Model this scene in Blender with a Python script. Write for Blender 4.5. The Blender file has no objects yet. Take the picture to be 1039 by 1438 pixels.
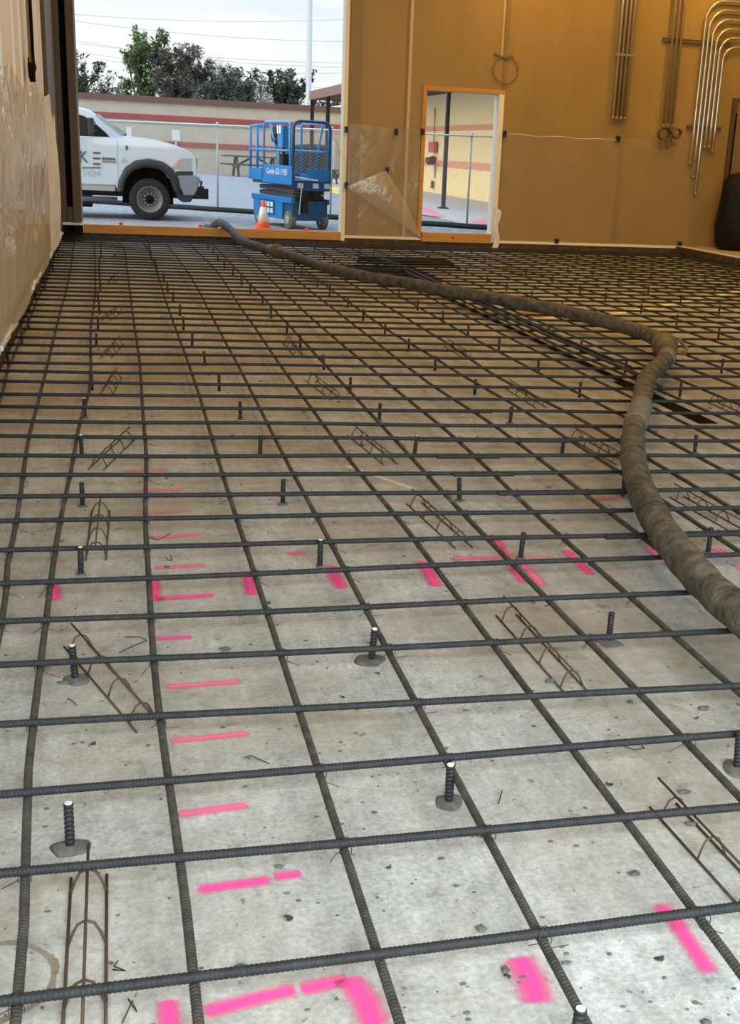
import bpy, bmesh, math, random
from mathutils import Vector, Matrix
rnd = random.Random(7)
SC = bpy.context.scene
COL = SC.collection

# ------------------------------------------------------------------ camera model (measured from the bar grid)
FPX, PPX, PPY = 1649.653, 594.5512, 745.5574
PITCH, ROLL, YAW = math.radians(17.78113927), math.radians(2.74458991), math.radians(14.96757133)
EYE = Vector((0, 0, 1.6))
FW = Vector((math.sin(YAW)*math.cos(PITCH), math.cos(YAW)*math.cos(PITCH), -math.sin(PITCH)))
R0 = Vector((math.cos(YAW), -math.sin(YAW), 0)); U0 = R0.cross(FW)
RT = R0*math.cos(ROLL)+U0*math.sin(ROLL); UP = -R0*math.sin(ROLL)+U0*math.cos(ROLL)
def ray(x, y): return RT*((x-PPX)/FPX)-UP*((y-PPY)/FPX)+FW
def G(x, y, z=0.0):                     # point of a level surface at height z
    d = ray(x, y); return EYE+d*((z-EYE.z)/d.z)
def W(x, y, Y):                         # point of an upright surface at distance Y
    d = ray(x, y); return EYE+d*(Y/d.y)
def LW(x, y, X):                        # point of a side wall at X
    d = ray(x, y); return EYE+d*(X/d.x)
def in_view(p, m=0):
    d = Vector(p)-EYE; z = d.dot(FW)
    if z <= .1: return False
    x, y = PPX+FPX*d.dot(RT)/z, PPY-FPX*d.dot(UP)/z
    return -m <= x <= 1039+m and -m <= y <= 1438+m

# ------------------------------------------------------------------ mesh helpers
class MB:
    def __init__(s): s.v = []; s.f = []; s.uv = {}
    def add(s, vs, fs):
        b = len(s.v); s.v += [tuple(v) for v in vs]; s.f += [tuple(i+b for i in f) for f in fs]; return s
    def box(s, lo, hi):
        (a, b, c), (d, e, f) = lo, hi
        return s.add([(a,b,c),(d,b,c),(d,e,c),(a,e,c),(a,b,f),(d,b,f),(d,e,f),(a,e,f)],
                     [(0,3,2,1),(4,5,6,7),(0,1,5,4),(1,2,6,5),(2,3,7,6),(3,0,4,7)])
    def obox(s, p, q, w, h, up=(0,0,1)):          # bar of w x h section from p to q
        p, q = Vector(p), Vector(q); d = (q-p).normalized(); u = Vector(up)
        sd = d.cross(u)
        if sd.length < 1e-4: sd = d.cross(Vector((1,0,0)))
        sd.normalize(); u = sd.cross(d)
        vs = [c+sd*(w/2*a)+u*(h/2*b) for c in (p,q) for a,b in ((-1,-1),(1,-1),(1,1),(-1,1))]
        return s.add(vs, [(0,1,2,3),(7,6,5,4),(0,4,5,1),(1,5,6,2),(2,6,7,3),(3,7,4,0)])
    def tube(s, pts, r, seg=8, cap=True):
        pts = [Vector(p) for p in pts]; n = len(pts); rs = r if isinstance(r, (list, tuple)) else [r]*n
        t = [(pts[min(i+1,n-1)]-pts[max(i-1,0)]).normalized() for i in range(n)]
        a = t[0].cross(Vector((0,0,1)))
        if a.length < .05: a = t[0].cross(Vector((1,0,0)))
        a.normalize(); vs = []
        for i in range(n):
            a = a-t[i]*a.dot(t[i]); a.normalize(); b = t[i].cross(a)
            for k in range(seg):
                th = 2*math.pi*k/seg; vs.append(pts[i]+(a*math.cos(th)+b*math.sin(th))*rs[i])
        fs = [(i*seg+k, i*seg+(k+1)%seg, (i+1)*seg+(k+1)%seg, (i+1)*seg+k) for i in range(n-1) for k in range(seg)]
        if cap: fs += [tuple(range(seg-1,-1,-1)), tuple((n-1)*seg+k for k in range(seg))]
        return s.add(vs, fs)
    def lathe(s, prof, seg=16, c=(0,0,0), ax='z', a0=0):           # prof: (radius, height) pairs
        vs = []; n = len(prof)
        for r, h in prof:
            for k in range(seg):
                th = 2*math.pi*k/seg+a0; x, y = r*math.cos(th), r*math.sin(th)
                p = {'z':(x,y,h),'y':(x,h,y),'x':(h,x,y)}[ax]
                vs.append((c[0]+p[0],c[1]+p[1],c[2]+p[2]))
        fs = [(i*seg+k, i*seg+(k+1)%seg, (i+1)*seg+(k+1)%seg, (i+1)*seg+k) for i in range(n-1) for k in range(seg)]
        fs += [tuple(range(seg-1,-1,-1)), tuple((n-1)*seg+k for k in range(seg))]
        return s.add(vs, fs)
    def prism(s, poly, y0, y1, top=None):         # polygon in x,z pushed along y; top = other outline at y1
        n = len(poly); q = top or poly
        vs = [(x,y0,z) for x,z in poly]+[(x,y1,z) for x,z in q]
        return s.add(vs, [tuple(range(n)), tuple(range(2*n-1,n-1,-1))]+[((i+1)%n,i,n+i,n+(i+1)%n) for i in range(n)])
    def slab(s, poly, z0, z1):                    # polygon in x,y pushed along z
        n = len(poly)
        vs = [(x,y,z0) for x,y in poly]+[(x,y,z1) for x,y in poly]
        return s.add(vs, [tuple(range(n-1,-1,-1)), tuple(range(n,2*n))]+[(i,(i+1)%n,n+(i+1)%n,n+i) for i in range(n)])
    def grid(s, fn, nu, nv):
        vs = [fn(i/nu, j/nv) for j in range(nv+1) for i in range(nu+1)]
        return s.add(vs, [(j*(nu+1)+i, j*(nu+1)+i+1, (j+1)*(nu+1)+i+1, (j+1)*(nu+1)+i) for j in range(nv) for i in range(nu)])
    def blob(s, c, r, jit=.25, seg=7):
        c = Vector(c); rings = []
        for i in range(1, 4):
            ph = math.pi*i/4
            for k in range(seg):
                th = 2*math.pi*k/seg; q = 1+rnd.uniform(-jit,jit)
                rings.append(c+Vector((r[0]*math.sin(ph)*math.cos(th)*q, r[1]*math.sin(ph)*math.sin(th)*q, r[2]*math.cos(ph)*q)))
        vs = [c+Vector((0,0,r[2]))]+rings+[c-Vector((0,0,r[2]))]
        fs = [(0,1+k,1+(k+1)%seg) for k in range(seg)]
        for i in range(2): fs += [(1+i*seg+k,1+(i+1)*seg+k,1+(i+1)*seg+(k+1)%seg,1+i*seg+(k+1)%seg) for k in range(seg)]
        fs += [(1+2*seg+k,len(vs)-1,1+2*seg+(k+1)%seg) for k in range(seg)]
        return s.add(vs, fs)
    def mesh(s, name, m, smooth=False):
        me = bpy.data.meshes.new(name); me.from_pydata(s.v, [], s.f); me.update()
        if m: me.materials.append(m)
        bm = bmesh.new(); bm.from_mesh(me); bmesh.ops.recalc_face_normals(bm, faces=bm.faces); bm.to_mesh(me); bm.free()
        if smooth:
            for p in me.polygons: p.use_smooth = True
        return me
def obj(name, mb, m, parent=None, smooth=False, bevel=0, auto=False, loc=None):
    o = bpy.data.objects.new(name, mb.mesh(name, m, smooth)); COL.objects.link(o)
    if parent: o.parent = parent
    if loc is not None: o.location = loc
    if bevel:
        b = o.modifiers.new('Bevel','BEVEL'); b.width = bevel; b.segments = 3; b.limit_method = 'ANGLE'; b.angle_limit = math.radians(35)
    return o
def tag(o, label, cat, group=None, kind=None):
    o['label'] = label; o['category'] = cat
    if group: o['group'] = group
    if kind: o['kind'] = kind
    return o
def thing(name, label, cat, loc=(0,0,0), rz=0, group=None):
    o = bpy.data.objects.new(name, None); COL.objects.link(o); o.location = loc; o.rotation_euler = (0,0,rz); o.empty_display_size = .1
    return tag(o, label, cat, group)
def struct(name, mb, m, label, cat, smooth=False, bevel=0):
    return tag(obj(name, mb, m, None, smooth, bevel), label, cat, None, 'structure')
def dup(o, parent=None):
    c = o.copy(); COL.objects.link(c)
    if parent: c.parent = parent
    for ch in list(o.children): dup(ch, c)
    return c
def lettering(name, txt, size, m, parent, M, sx=1.0):
    cu = bpy.data.curves.new(name, 'FONT'); cu.body = txt; cu.size = size; cu.extrude = .002; cu.align_x = 'CENTER'; cu.align_y = 'CENTER'
    t = bpy.data.objects.new(name+'_curve', cu); COL.objects.link(t)
    dg = bpy.context.evaluated_depsgraph_get(); me = bpy.data.meshes.new_from_object(t.evaluated_get(dg))
    bpy.data.objects.remove(t); me.transform(M @ Matrix.Diagonal((sx,1,1,1))); me.materials.clear(); me.materials.append(m)
    o = bpy.data.objects.new(name, me); COL.objects.link(o); o.parent = parent
    return o
ORD = ['first','second','third','fourth','fifth','sixth','seventh','eighth','ninth','tenth','eleventh','twelfth','thirteenth','fourteenth','fifteenth','sixteenth','seventeenth','eighteenth','nineteenth']
TENS = {20:'twent',30:'thirt',40:'fort',50:'fift'}
def nth(i):                                        # 0-based
    n = i+1
    if n < 20: return ORD[n-1]
    t, u = n//10*10, n % 10
    return TENS[t]+'ieth' if u == 0 else TENS[t]+'y-'+ORD[u-1]

# ------------------------------------------------------------------ materials
def mat(name, base, rough=.6, metal=0, spec=.5, var=None, scale=5, bump=0, bscale=None, stretch=None, coat=0, emit=None, alpha=None):
    m = bpy.data.materials.new(name); m.use_nodes = True; nt = m.node_tree; N = nt.nodes; L = nt.links
    b = N['Principled BSDF']; b.inputs['Base Color'].default_value = (*base,1); b.inputs['Roughness'].default_value = rough
    b.inputs['Metallic'].default_value = metal; b.inputs['Specular IOR Level'].default_value = spec; b.inputs['Coat Weight'].default_value = coat
    if emit: b.inputs['Emission Color'].default_value = (*emit[0],1); b.inputs['Emission Strength'].default_value = emit[1]
    if var or bump:
        tc = N.new('ShaderNodeTexCoord'); mp = N.new('ShaderNodeMapping'); L.new(tc.outputs['Object'], mp.inputs['Vector'])
        if stretch: mp.inputs['Scale'].default_value = stretch
        if var:
            n = N.new('ShaderNodeTexNoise'); n.inputs['Scale'].default_value = scale; n.inputs['Detail'].default_value = 6; n.inputs['Roughness'].default_value = .65
            L.new(mp.outputs['Vector'], n.inputs['Vector'])
            r = N.new('ShaderNodeValToRGB'); r.color_ramp.elements[0].position = .32; r.color_ramp.elements[1].position = .68
            r.color_ramp.elements[0].color = (*base,1); r.color_ramp.elements[1].color = (*var,1)
            L.new(n.outputs['Fac'], r.inputs['Fac']); L.new(r.outputs['Color'], b.inputs['Base Color'])
        if bump:
            n2 = N.new('ShaderNodeTexNoise'); n2.inputs['Scale'].default_value = bscale or scale*4; n2.inputs['Detail'].default_value = 5
            L.new(mp.outputs['Vector'], n2.inputs['Vector'])
            bp = N.new('ShaderNodeBump'); bp.inputs['Strength'].default_value = bump; bp.inputs['Distance'].default_value = .02
            L.new(n2.outputs['Fac'], bp.inputs['Height']); L.new(bp.outputs['Normal'], b.inputs['Normal'])
    return m
def film(name, base, opac, rough=.25, bscale=3, bump=.5, glossy=.25):     # thin plastic sheet
    m = bpy.data.materials.new(name); m.use_nodes = True; nt = m.node_tree; N = nt.nodes; L = nt.links
    N.remove(N['Principled BSDF']); out = N['Material Output']
    tr = N.new('ShaderNodeBsdfTransparent'); di = N.new('ShaderNodeBsdfDiffuse'); gl = N.new('ShaderNodeBsdfGlossy')
    di.inputs['Color'].default_value = (*base,1); gl.inputs['Roughness'].default_value = rough; gl.inputs['Color'].default_value = (.9,.9,.88,1)
    tc = N.new('ShaderNodeTexCoord'); n = N.new('ShaderNodeTexNoise'); n.inputs['Scale'].default_value = bscale; n.inputs['Detail'].default_value = 4; n.inputs['Distortion'].default_value = .8
    bp = N.new('ShaderNodeBump'); bp.inputs['Strength'].default_value = bump; bp.inputs['Distance'].default_value = .08
    L.new(tc.outputs['Object'], n.inputs['Vector']); L.new(n.outputs['Fac'], bp.inputs['Height'])
    L.new(bp.outputs['Normal'], di.inputs['Normal']); L.new(bp.outputs['Normal'], gl.inputs['Normal'])
    a = N.new('ShaderNodeMixShader'); a.inputs['Fac'].default_value = opac; L.new(tr.outputs[0], a.inputs[1]); L.new(di.outputs[0], a.inputs[2])
    b = N.new('ShaderNodeMixShader'); b.inputs['Fac'].default_value = glossy; L.new(a.outputs[0], b.inputs[1]); L.new(gl.outputs[0], b.inputs[2])
    L.new(b.outputs[0], out.inputs['Surface'])
    return m
def ramp(N, L, src, stops):
    r = N.new('ShaderNodeValToRGB'); e = r.color_ramp.elements
    while len(e) < len(stops): e.new(.5)
    for k, (p, c) in enumerate(stops): e[k].position = p; e[k].color = (*c,1) if len(c) == 3 else c
    L.new(src, r.inputs['Fac']); return r.outputs['Color']
def noise(N, L, vec, scale, detail=5, rough=.6, dist=0):
    n = N.new('ShaderNodeTexNoise'); n.inputs['Scale'].default_value = scale; n.inputs['Detail'].default_value = detail
    n.inputs['Roughness'].default_value = rough; n.inputs['Distortion'].default_value = dist; L.new(vec, n.inputs['Vector']); return n.outputs['Fac']
def mixc(N, L, fac, a, b, mode='MIX'):
    m = N.new('ShaderNodeMix'); m.data_type = 'RGBA'; m.blend_type = mode
    for s, v in ((m.inputs[0], fac), (m.inputs[6], a), (m.inputs[7], b)):
        if hasattr(v, 'links') or hasattr(v, 'is_linked'): L.new(v, s)
        elif isinstance(v, (int, float)): s.default_value = v
        else: s.default_value = (*v,1)
    return m.outputs[2]
def concrete(name, c0, c1, dirt, stain):
    m = bpy.data.materials.new(name); m.use_nodes = True; nt = m.node_tree; N = nt.nodes; L = nt.links; b = N['Principled BSDF']
    tc = N.new('ShaderNodeTexCoord'); v = tc.outputs['Object']
    mp = N.new('ShaderNodeMapping'); mp.inputs['Rotation'].default_value = (0,0,math.radians(35)); mp.inputs['Scale'].default_value = (1,.16,1); L.new(v, mp.inputs['Vector'])
    base = ramp(N, L, noise(N, L, v, 3.2, 7, .65), [(.3,c0),(.7,c1)])
    fine = ramp(N, L, noise(N, L, v, 70, 4, .7), [(.3,(.66,.66,.66)),(.62,(1.16,1.16,1.16))])
    base = mixc(N, L, .9, base, fine, 'MULTIPLY')
    scr = ramp(N, L, noise(N, L, mp.outputs['Vector'], 26, 5, .7, .4), [(.36,(.76,.76,.76)),(.66,(1.12,1.12,1.12))])
    base = mixc(N, L, .55, base, scr, 'MULTIPLY')
    d = ramp(N, L, noise(N, L, v, .9, 6, .62, .5), [(.40,(0,0,0)),(.70,(1,1,1))])
    base = mixc(N, L, d, base, dirt)
    s = ramp(N, L, noise(N, L, v, 8.5, 6, .6, .25), [(.60,(0,0,0)),(.72,(1,1,1))])
    base = mixc(N, L, mixc(N, L, .42, (0,0,0), s), base, stain)
    sp = ramp(N, L, noise(N, L, v, 38, 3, .5), [(.69,(0,0,0)),(.73,(1,1,1))])
    base = mixc(N, L, mixc(N, L, .6, (0,0,0), sp), base, stain)
    pit = ramp(N, L, noise(N, L, v, 120, 2, .5), [(.66,(0,0,0)),(.71,(1,1,1))])
    clump = ramp(N, L, noise(N, L, v, 4.5, 3, .6), [(.46,(0,0,0)),(.62,(1,1,1))])
    base = mixc(N, L, mixc(N, L, .75, (0,0,0), mixc(N, L, 1., pit, clump, 'MULTIPLY')), base, stain)
    mot = ramp(N, L, noise(N, L, v, 13, 5, .7, .3), [(.34,(.80,.79,.77)),(.66,(1.10,1.10,1.10))])
    base = mixc(N, L, .9, base, mot, 'MULTIPLY')
    L.new(base, b.inputs['Base Color']); b.inputs['Roughness'].default_value = .88; b.inputs['Specular IOR Level'].default_value = .25
    bp = N.new('ShaderNodeBump'); bp.inputs['Strength'].default_value = .35; bp.inputs['Distance'].default_value = .006
    L.new(noise(N, L, v, 55, 6, .7), bp.inputs['Height']); L.new(bp.outputs['Normal'], b.inputs['Normal'])
    return m
def spray(name, col, dens):                         # sprayed paint, soft ragged edge, from the strip's own uv
    m = bpy.data.materials.new(name); m.use_nodes = True; nt = m.node_tree; N = nt.nodes; L = nt.links; b = N['Principled BSDF']
    b.inputs['Base Color'].default_value = (*col,1); b.inputs['Roughness'].default_value = .8
    uv = N.new('ShaderNodeUVMap'); uv.uv_map = 'UVMap'; sx = N.new('ShaderNodeSeparateXYZ'); L.new(uv.outputs['UV'], sx.inputs[0])
    def edge(s):
        a = N.new('ShaderNodeMath'); a.operation = 'PINGPONG'; a.inputs[1].default_value = .5; L.new(s, a.inputs[0])
        return a.outputs[0]
    e1 = ramp(N, L, edge(sx.outputs['Y']), [(0,(0,0,0)),(.5,(1,1,1))]); e2 = ramp(N, L, edge(sx.outputs['X']), [(0,(0,0,0)),(.09,(1,1,1))])
    tc = N.new('ShaderNodeTexCoord')
    n = ramp(N, L, noise(N, L, tc.outputs['Object'], 45, 6, .75), [(.25,(0,0,0)),(.75,(1,1,1))])
    p = mixc(N, L, 1., e1, e2, 'MULTIPLY'); a = N.new('ShaderNodeMath'); a.operation = 'MULTIPLY_ADD'
    L.new(p, a.inputs[0]); a.inputs[1].default_value = 1.6; a.inputs[2].default_value = -1.0+dens
    c = N.new('ShaderNodeMath'); c.operation = 'ADD'; L.new(a.outputs[0], c.inputs[0]); L.new(n, c.inputs[1])
    c.use_clamp = True; pw = N.new('ShaderNodeMath'); pw.operation = 'MULTIPLY'; L.new(c.outputs[0], pw.inputs[0]); L.new(p, pw.inputs[1]); pw.use_clamp = True
    L.new(pw.outputs[0], b.inputs['Alpha'])
    return m

M_slab = concrete('slab_concrete', (.42,.42,.405), (.575,.58,.565), (.345,.30,.23), (.08,.055,.035))
M_fin = mat('finished_concrete', (.42,.38,.31), .8, var=(.5,.46,.39), scale=3)
M_bar = mat('rebar_steel', (.017,.019,.022), .6, .1, .3, var=(.034,.034,.035), scale=30, bump=.2, bscale=260)
M_bar2 = mat('rebar_dusty_steel', (.034,.031,.026), .7, .1, .3, var=(.085,.08,.07), scale=22, bump=.2, bscale=260)
M_dowel = mat('dowel_steel', (.016,.016,.019), .5, .3, var=(.03,.03,.032), scale=60, bump=.3, bscale=260)
M_cut = mat('cut_steel', (.85,.85,.8), .35, .3)
M_grout = mat('grout_dust', (.17,.16,.145), .95, var=(.08,.075,.07), scale=60)
M_wire = mat('rusty_wire', (.07,.045,.028), .7, .3, var=(.12,.08,.05), scale=90)
M_tie = mat('tie_wire', (.05,.045,.04), .6, .4)
M_hose = mat('hose_rubber', (.028,.026,.021), .7, 0, .3, var=(.17,.15,.115), scale=11, bump=.9, bscale=22)
M_clamp = mat('coupling_metal', (.22,.16,.085), .6, .4, var=(.12,.1,.07), scale=25)
M_tape = mat('hose_tape', (.22,.20,.165), .75, var=(.14,.13,.105), scale=14)
M_pink = spray('pink_paint', (1.0,.075,.34), .80)
M_pinkf = spray('pink_paint_faded', (.95,.16,.32), .24)
M_pinkff = spray('pink_paint_worn', (.80,.24,.26), -.06)
M_white = spray('pale_stripe', (.95,.88,.72), 1.1)
M_rust = mat('rust_stain', (.16,.115,.07), .9, var=(.3,.25,.19), scale=30)
M_wallb = mat('insulation_facing', (.30,.195,.062), .5, var=(.38,.25,.085), scale=1.1, bump=.15, bscale=3.5, stretch=(1,1,.35))
M_walll = mat('liner_panel', (.78,.76,.70), .45, var=(.84,.82,.77), scale=1.3, bump=.1, bscale=4, stretch=(1,1,.3))
M_seam = mat('seam_tape', (.26,.18,.07), .5)
M_seaml = mat('seam_light', (.58,.46,.25), .4)
M_trim = mat('cream_trim', (.86,.82,.68), .5)
M_jamb = mat('painted_white_wood', (.85,.83,.74), .5)
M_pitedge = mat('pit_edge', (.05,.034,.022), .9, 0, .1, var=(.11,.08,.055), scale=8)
M_wood = mat('form_lumber', (.50,.235,.045), .65, var=(.62,.32,.075), scale=2.5, bump=.1, bscale=12, stretch=(.4,6,6))
M_steelbr = mat('brown_primer_steel', (.085,.05,.02), .55, var=(.12,.072,.03), scale=5)
M_dark = mat('dark_recess', (.014,.010,.006), .9, spec=.05)
M_clip = mat('dark_clip', (.012,.01,.012), .5)
M_poly = film('poly_sheet', (.62,.52,.32), .16, .3, 2.6, .35, .05)
M_poly2 = film('poly_sheet_clear', (.88,.82,.70), .6, .13, 2.2, 1.0, .42)
M_polyw = mat('white_plastic', (.82,.84,.86), .35, bump=.4, bscale=20)
M_emt = mat('galvanised_conduit', (.72,.68,.58), .3, .85)
M_emtd = mat('dusty_conduit', (.36,.27,.14), .5, .4)
M_strut = mat('strut_channel', (.16,.12,.07), .55, .5)
M_door = mat('brown_door', (.24,.17,.08), .5)
M_bag = mat('black_bin_bag', (.006,.006,.007), .6, 0, .25, bump=.8, bscale=9)
M_ceil = mat('ceiling_deck', (.5,.45,.38), .8)
# outside
M_ground = mat('gravel_lot', (.17,.17,.18), .95, var=(.42,.42,.43), scale=7, bump=.6, bscale=30)
M_asph = mat('asphalt', (.26,.27,.30), .95, var=(.31,.32,.35), scale=.7)
M_walk = mat('sidewalk', (.56,.53,.52), .9, var=(.62,.59,.58), scale=1.5)
M_ylw = mat('yellow_curb_paint', (.75,.6,.2), .7)
M_blockc = mat('split_face_block', (.52,.43,.33), .9, var=(.60,.50,.38), scale=1.6, bump=.4, bscale=4)
M_red = mat('red_band', (.36,.075,.06), .85, var=(.42,.1,.08), scale=2)
M_cap = mat('brown_coping', (.18,.09,.07), .8)
M_grey = mat('grey_band', (.42,.40,.37), .9)
M_awn = mat('brown_awning', (.23,.13,.11), .8)
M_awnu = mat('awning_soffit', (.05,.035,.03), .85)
M_post = mat('dark_post', (.02,.018,.02), .5)
M_galv = mat('galvanised', (.48,.49,.48), .45, .3)
M_chain = mat('chain_wire', (.45,.46,.45), .45, .5)
M_sock = mat('black_sock', (.015,.02,.022), .8)
M_truck = mat('white_truck_paint', (.60,.69,.77), .3, coat=.5)
M_glass = mat('tinted_glass', (.012,.016,.022), .06, coat=1)
M_wsh = mat('windshield', (.30,.42,.50), .08, coat=1)
M_flare = mat('black_plastic', (.03,.033,.038), .55)
M_tyre = mat('tyre', (.02,.02,.021), .8, bump=.4, bscale=50)
M_rim = mat('steel_rim', (.42,.42,.42), .4, .7)
M_chrome = mat('chrome', (.26,.30,.36), .5, .7)
M_lamp = mat('headlamp', (.40,.41,.43), .4, .2)
M_amber = mat('amber_lens', (.7,.3,.15), .2)
M_under = mat('chassis_black', (.012,.012,.013), .7)
M_ink = mat('dark_lettering', (.10,.10,.11), .5)
M_inkl = mat('pale_lettering', (.50,.52,.54), .5)
M_badge = mat('badge_red', (.42,.16,.12), .4)
M_blue = mat('blue_paint', (.018,.22,.62), .35, coat=.3)
M_bluel = mat('light_blue_rail', (.06,.33,.72), .35, coat=.3)
M_blued = mat('dark_blue_rail', (.012,.09,.22), .4)
M_sciss = mat('scissor_arm', (.05,.058,.062), .5)
M_wlet = mat('white_lettering', (.85,.88,.9), .5)
M_stick = mat('decal', (.62,.74,.84), .5)
M_orange = mat('cone_orange', (.95,.16,.06), .5)
M_cw = mat('cone_white', (.85,.82,.76), .4)
M_ptab = mat('weathered_timber', (.11,.085,.065), .8)
M_bark = mat('bark', (.14,.11,.085), .9)
M_barkl = mat('pale_bark', (.42,.40,.37), .9)
M_leafd = mat('dark_leaf', (.075,.085,.06), .7, var=(.11,.12,.085), scale=.6)
M_leafg = mat('green_leaf', (.13,.18,.075), .7, var=(.20,.25,.11), scale=.6)
M_leafb = mat('brown_leaf', (.11,.105,.085), .7, var=(.16,.145,.115), scale=.6)
M_sign = mat('sign_white', (.8,.76,.74), .5)
M_firered = mat('fire_red', (.5,.08,.08), .5)
M_bronze = mat('dark_valve', (.06,.045,.04), .5)
M_leafdry = mat('dry_leaf', (.05,.036,.024), .8)

# ------------------------------------------------------------------ the room
WY, WX = 20.4, -.87           # back wall, left wall
CURBX = 10.06
fl = MB(); fl.box((-1.0,-2.2,-.15),(CURBX,WY+.05,0))
floor = struct('floor', fl, M_slab, 'bare grey concrete slab under the reinforcement mat', 'floor')
f2 = MB(); f2.box((CURBX+.001,-2.2,-.15),(20,WY+.05,.19))
struct('floor_raised', f2, M_fin, 'raised finished concrete floor beyond the slab, far right', 'floor')

def opening_wall(lo_x, hi_x, y0, y1, z1, holes, z0=-.15):
    mb = MB(); xs = lo_x
    for (a, b, c, d) in holes:                     # x0,x1,z0,z1
        mb.box((xs,y0,z0),(a,y1,z1)); mb.box((a,y0,d),(b,y1,z1)); mb.box((a,y0,z0),(b,y1,c)); xs = b
    mb.box((xs,y0,z0),(hi_x,y1,z1)); return mb
wb = opening_wall(-1.1, 20, WY, WY+.22, 7.5, [(-.5,3.74,.13,5.2),(5.15,6.45,.16,2.64)])
wall_back = struct('wall_back', wb, M_wallb, 'amber-lit back wall with a tall loading opening and a doorway', 'wall')
wl = MB(); wl.box((WX-.25,-2.2,-.15),(WX,WY,7.5))
for k in range(17):                                # ribs of the liner panels
    y = -1.3+k*1.22+.25*(k%2); wl.prism([(WX-.01,.22),(WX+.018,.22),(WX+.018,7.4),(WX-.01,7.4)], y, y+.06)
wall_left = struct('wall_left', wl, M_walll, 'pale ribbed metal wall along the left side', 'wall')
wr = MB(); wr.box((20,-2.2,-.15),(20.2,WY+.2,7.5)); struct('wall_right', wr, M_wallb, 'far right wall of the hall', 'wall')
wf = opening_wall(-1.1, 20, -2.4, -2.2, 7.5, [(-.7,6.2,0,4.3)]); struct('wall_front', wf, M_wallb, 'wall with the big open door behind the viewer', 'wall')
ce = MB(); ce.box((-1.1,-2.4,7.5),(20.2,WY+.25,7.7)); struct('ceiling', ce, M_ceil, 'ceiling deck of the hall', 'ceiling')

def seam(x, z0, z1, w, m): 
    mb = MB(); mb.box((x-w/2,WY-.012,z0),(x+w/2,WY-.001,z1)); return obj('seam', mb, m, wall_back)
seam(4.84,.22,7.4,.05,M_seaml); seam(4.79,.22,7.4,.02,M_seam); seam(6.50,2.66,7.4,.075,M_seam); seam(6.42,3.2,7.4,.03,M_seaml); seam(8.76,.22,7.4,.10,M_seam); seam(3.93,.22,7.4,.20,M_seam)

tcount = [0]
def trim(lo, hi, m, label):
    tcount[0] += 1; mb = MB(); mb.box(lo, hi); return struct('trim_%d' % tcount[0], mb, m, label, 'trim')
trim((3.735,WY-.03,.12),(3.80,WY+.23,5.2), M_trim, 'cream edge trim up the right side of the loading opening')
trim((3.80,WY-.03,.17),(5.13,WY-.002,.215), M_trim, 'cream base trim between loading opening and doorway')
trim((6.52,WY-.03,.155),(CURBX,WY-.002,.20), M_trim, 'cream base trim right of the doorway')
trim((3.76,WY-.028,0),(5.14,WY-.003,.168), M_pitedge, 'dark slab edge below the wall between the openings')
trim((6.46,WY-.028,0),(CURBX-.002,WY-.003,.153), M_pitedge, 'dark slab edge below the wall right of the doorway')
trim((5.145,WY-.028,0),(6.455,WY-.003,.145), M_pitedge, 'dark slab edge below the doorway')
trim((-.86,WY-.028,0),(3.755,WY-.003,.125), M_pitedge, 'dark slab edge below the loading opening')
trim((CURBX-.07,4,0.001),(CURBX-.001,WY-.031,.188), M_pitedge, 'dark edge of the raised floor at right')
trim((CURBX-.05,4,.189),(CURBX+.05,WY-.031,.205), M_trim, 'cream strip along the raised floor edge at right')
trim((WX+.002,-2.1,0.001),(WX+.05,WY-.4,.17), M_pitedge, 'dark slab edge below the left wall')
trim((5.08,WY-.03,.20),(5.148,WY+.23,2.70), M_wood, 'lumber jamb on the left of the doorway')
trim((5.149,WY-.03,2.62),(6.52,WY+.23,2.69), M_wood, 'lumber head over the doorway')
trim((6.42,WY-.03,.16),(6.51,WY+.23,2.619), M_jamb, 'cream jamb on the right of the doorway')

# lumber forms across the two openings
mb = MB(); mb.box((-.49,WY-.06,.128),(3.73,WY+.02,.265)); tag(obj('form_board', mb, M_wood, None, bevel=.004), 'long lumber form board across the loading opening', 'board')
mb = MB(); mb.box((5.16,WY-.06,.148),(6.415,WY+.02,.305))
o = tag(obj('form_board', mb, M_wood, None, bevel=.004), 'short knotty lumber form board across the doorway', 'board')
kn = MB()
for a, b in ((5.72,.225),): kn.lathe([(.018,0),(.017,-.003)],10,(a,WY-.06,b),'y')
obj('knot', kn, M_pitedge, o)

# steel jamb at the left of the opening
t = thing('steel_column', 'brown steel column with dark track groove beside the loading opening', 'column', (-.71,20.13,.19))
mb = MB(); mb.box((-.155,-.10,.12),(-.015,.26,6.8)); obj('flange', mb, M_steelbr, t, bevel=.004)
mb = MB(); mb.box((.08,-.16,.12),(.20,.26,6.8)); obj('flange', mb, M_steelbr, t, bevel=.004)
mb = MB(); mb.box((-.014,.06,.12),(.079,.26,6.8)); obj('web', mb, M_dark, t)
mb = MB(); mb.box((-.03,-.1,-.02),(.09,.055,.36)); mb.lathe([(.045,-.12),(.045,-.1),(.02,-.1)],14,(.03,0,.18),'y'); obj('track_foot', mb, M_steelbr, t, bevel=.004)
mb = MB(); mb.box((-.158,-2.75,.02),(-.09,-.17,6.8)); obj('side_plate', mb, M_steelbr, t)
mb = MB(); mb.box((-.158,-.169,.125),(-.10,-.105,6.8)); obj('side_groove', mb, M_dark, t)
mb = MB(); mb.box((-.155,-.12,.08),(.21,.2,.119)); obj('base_plate', mb, M_jamb, t)
mb = MB(); mb.box((-.155,-.1,-.19),(.21,.2,.079)); obj('block', mb, M_dark, t)

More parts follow.
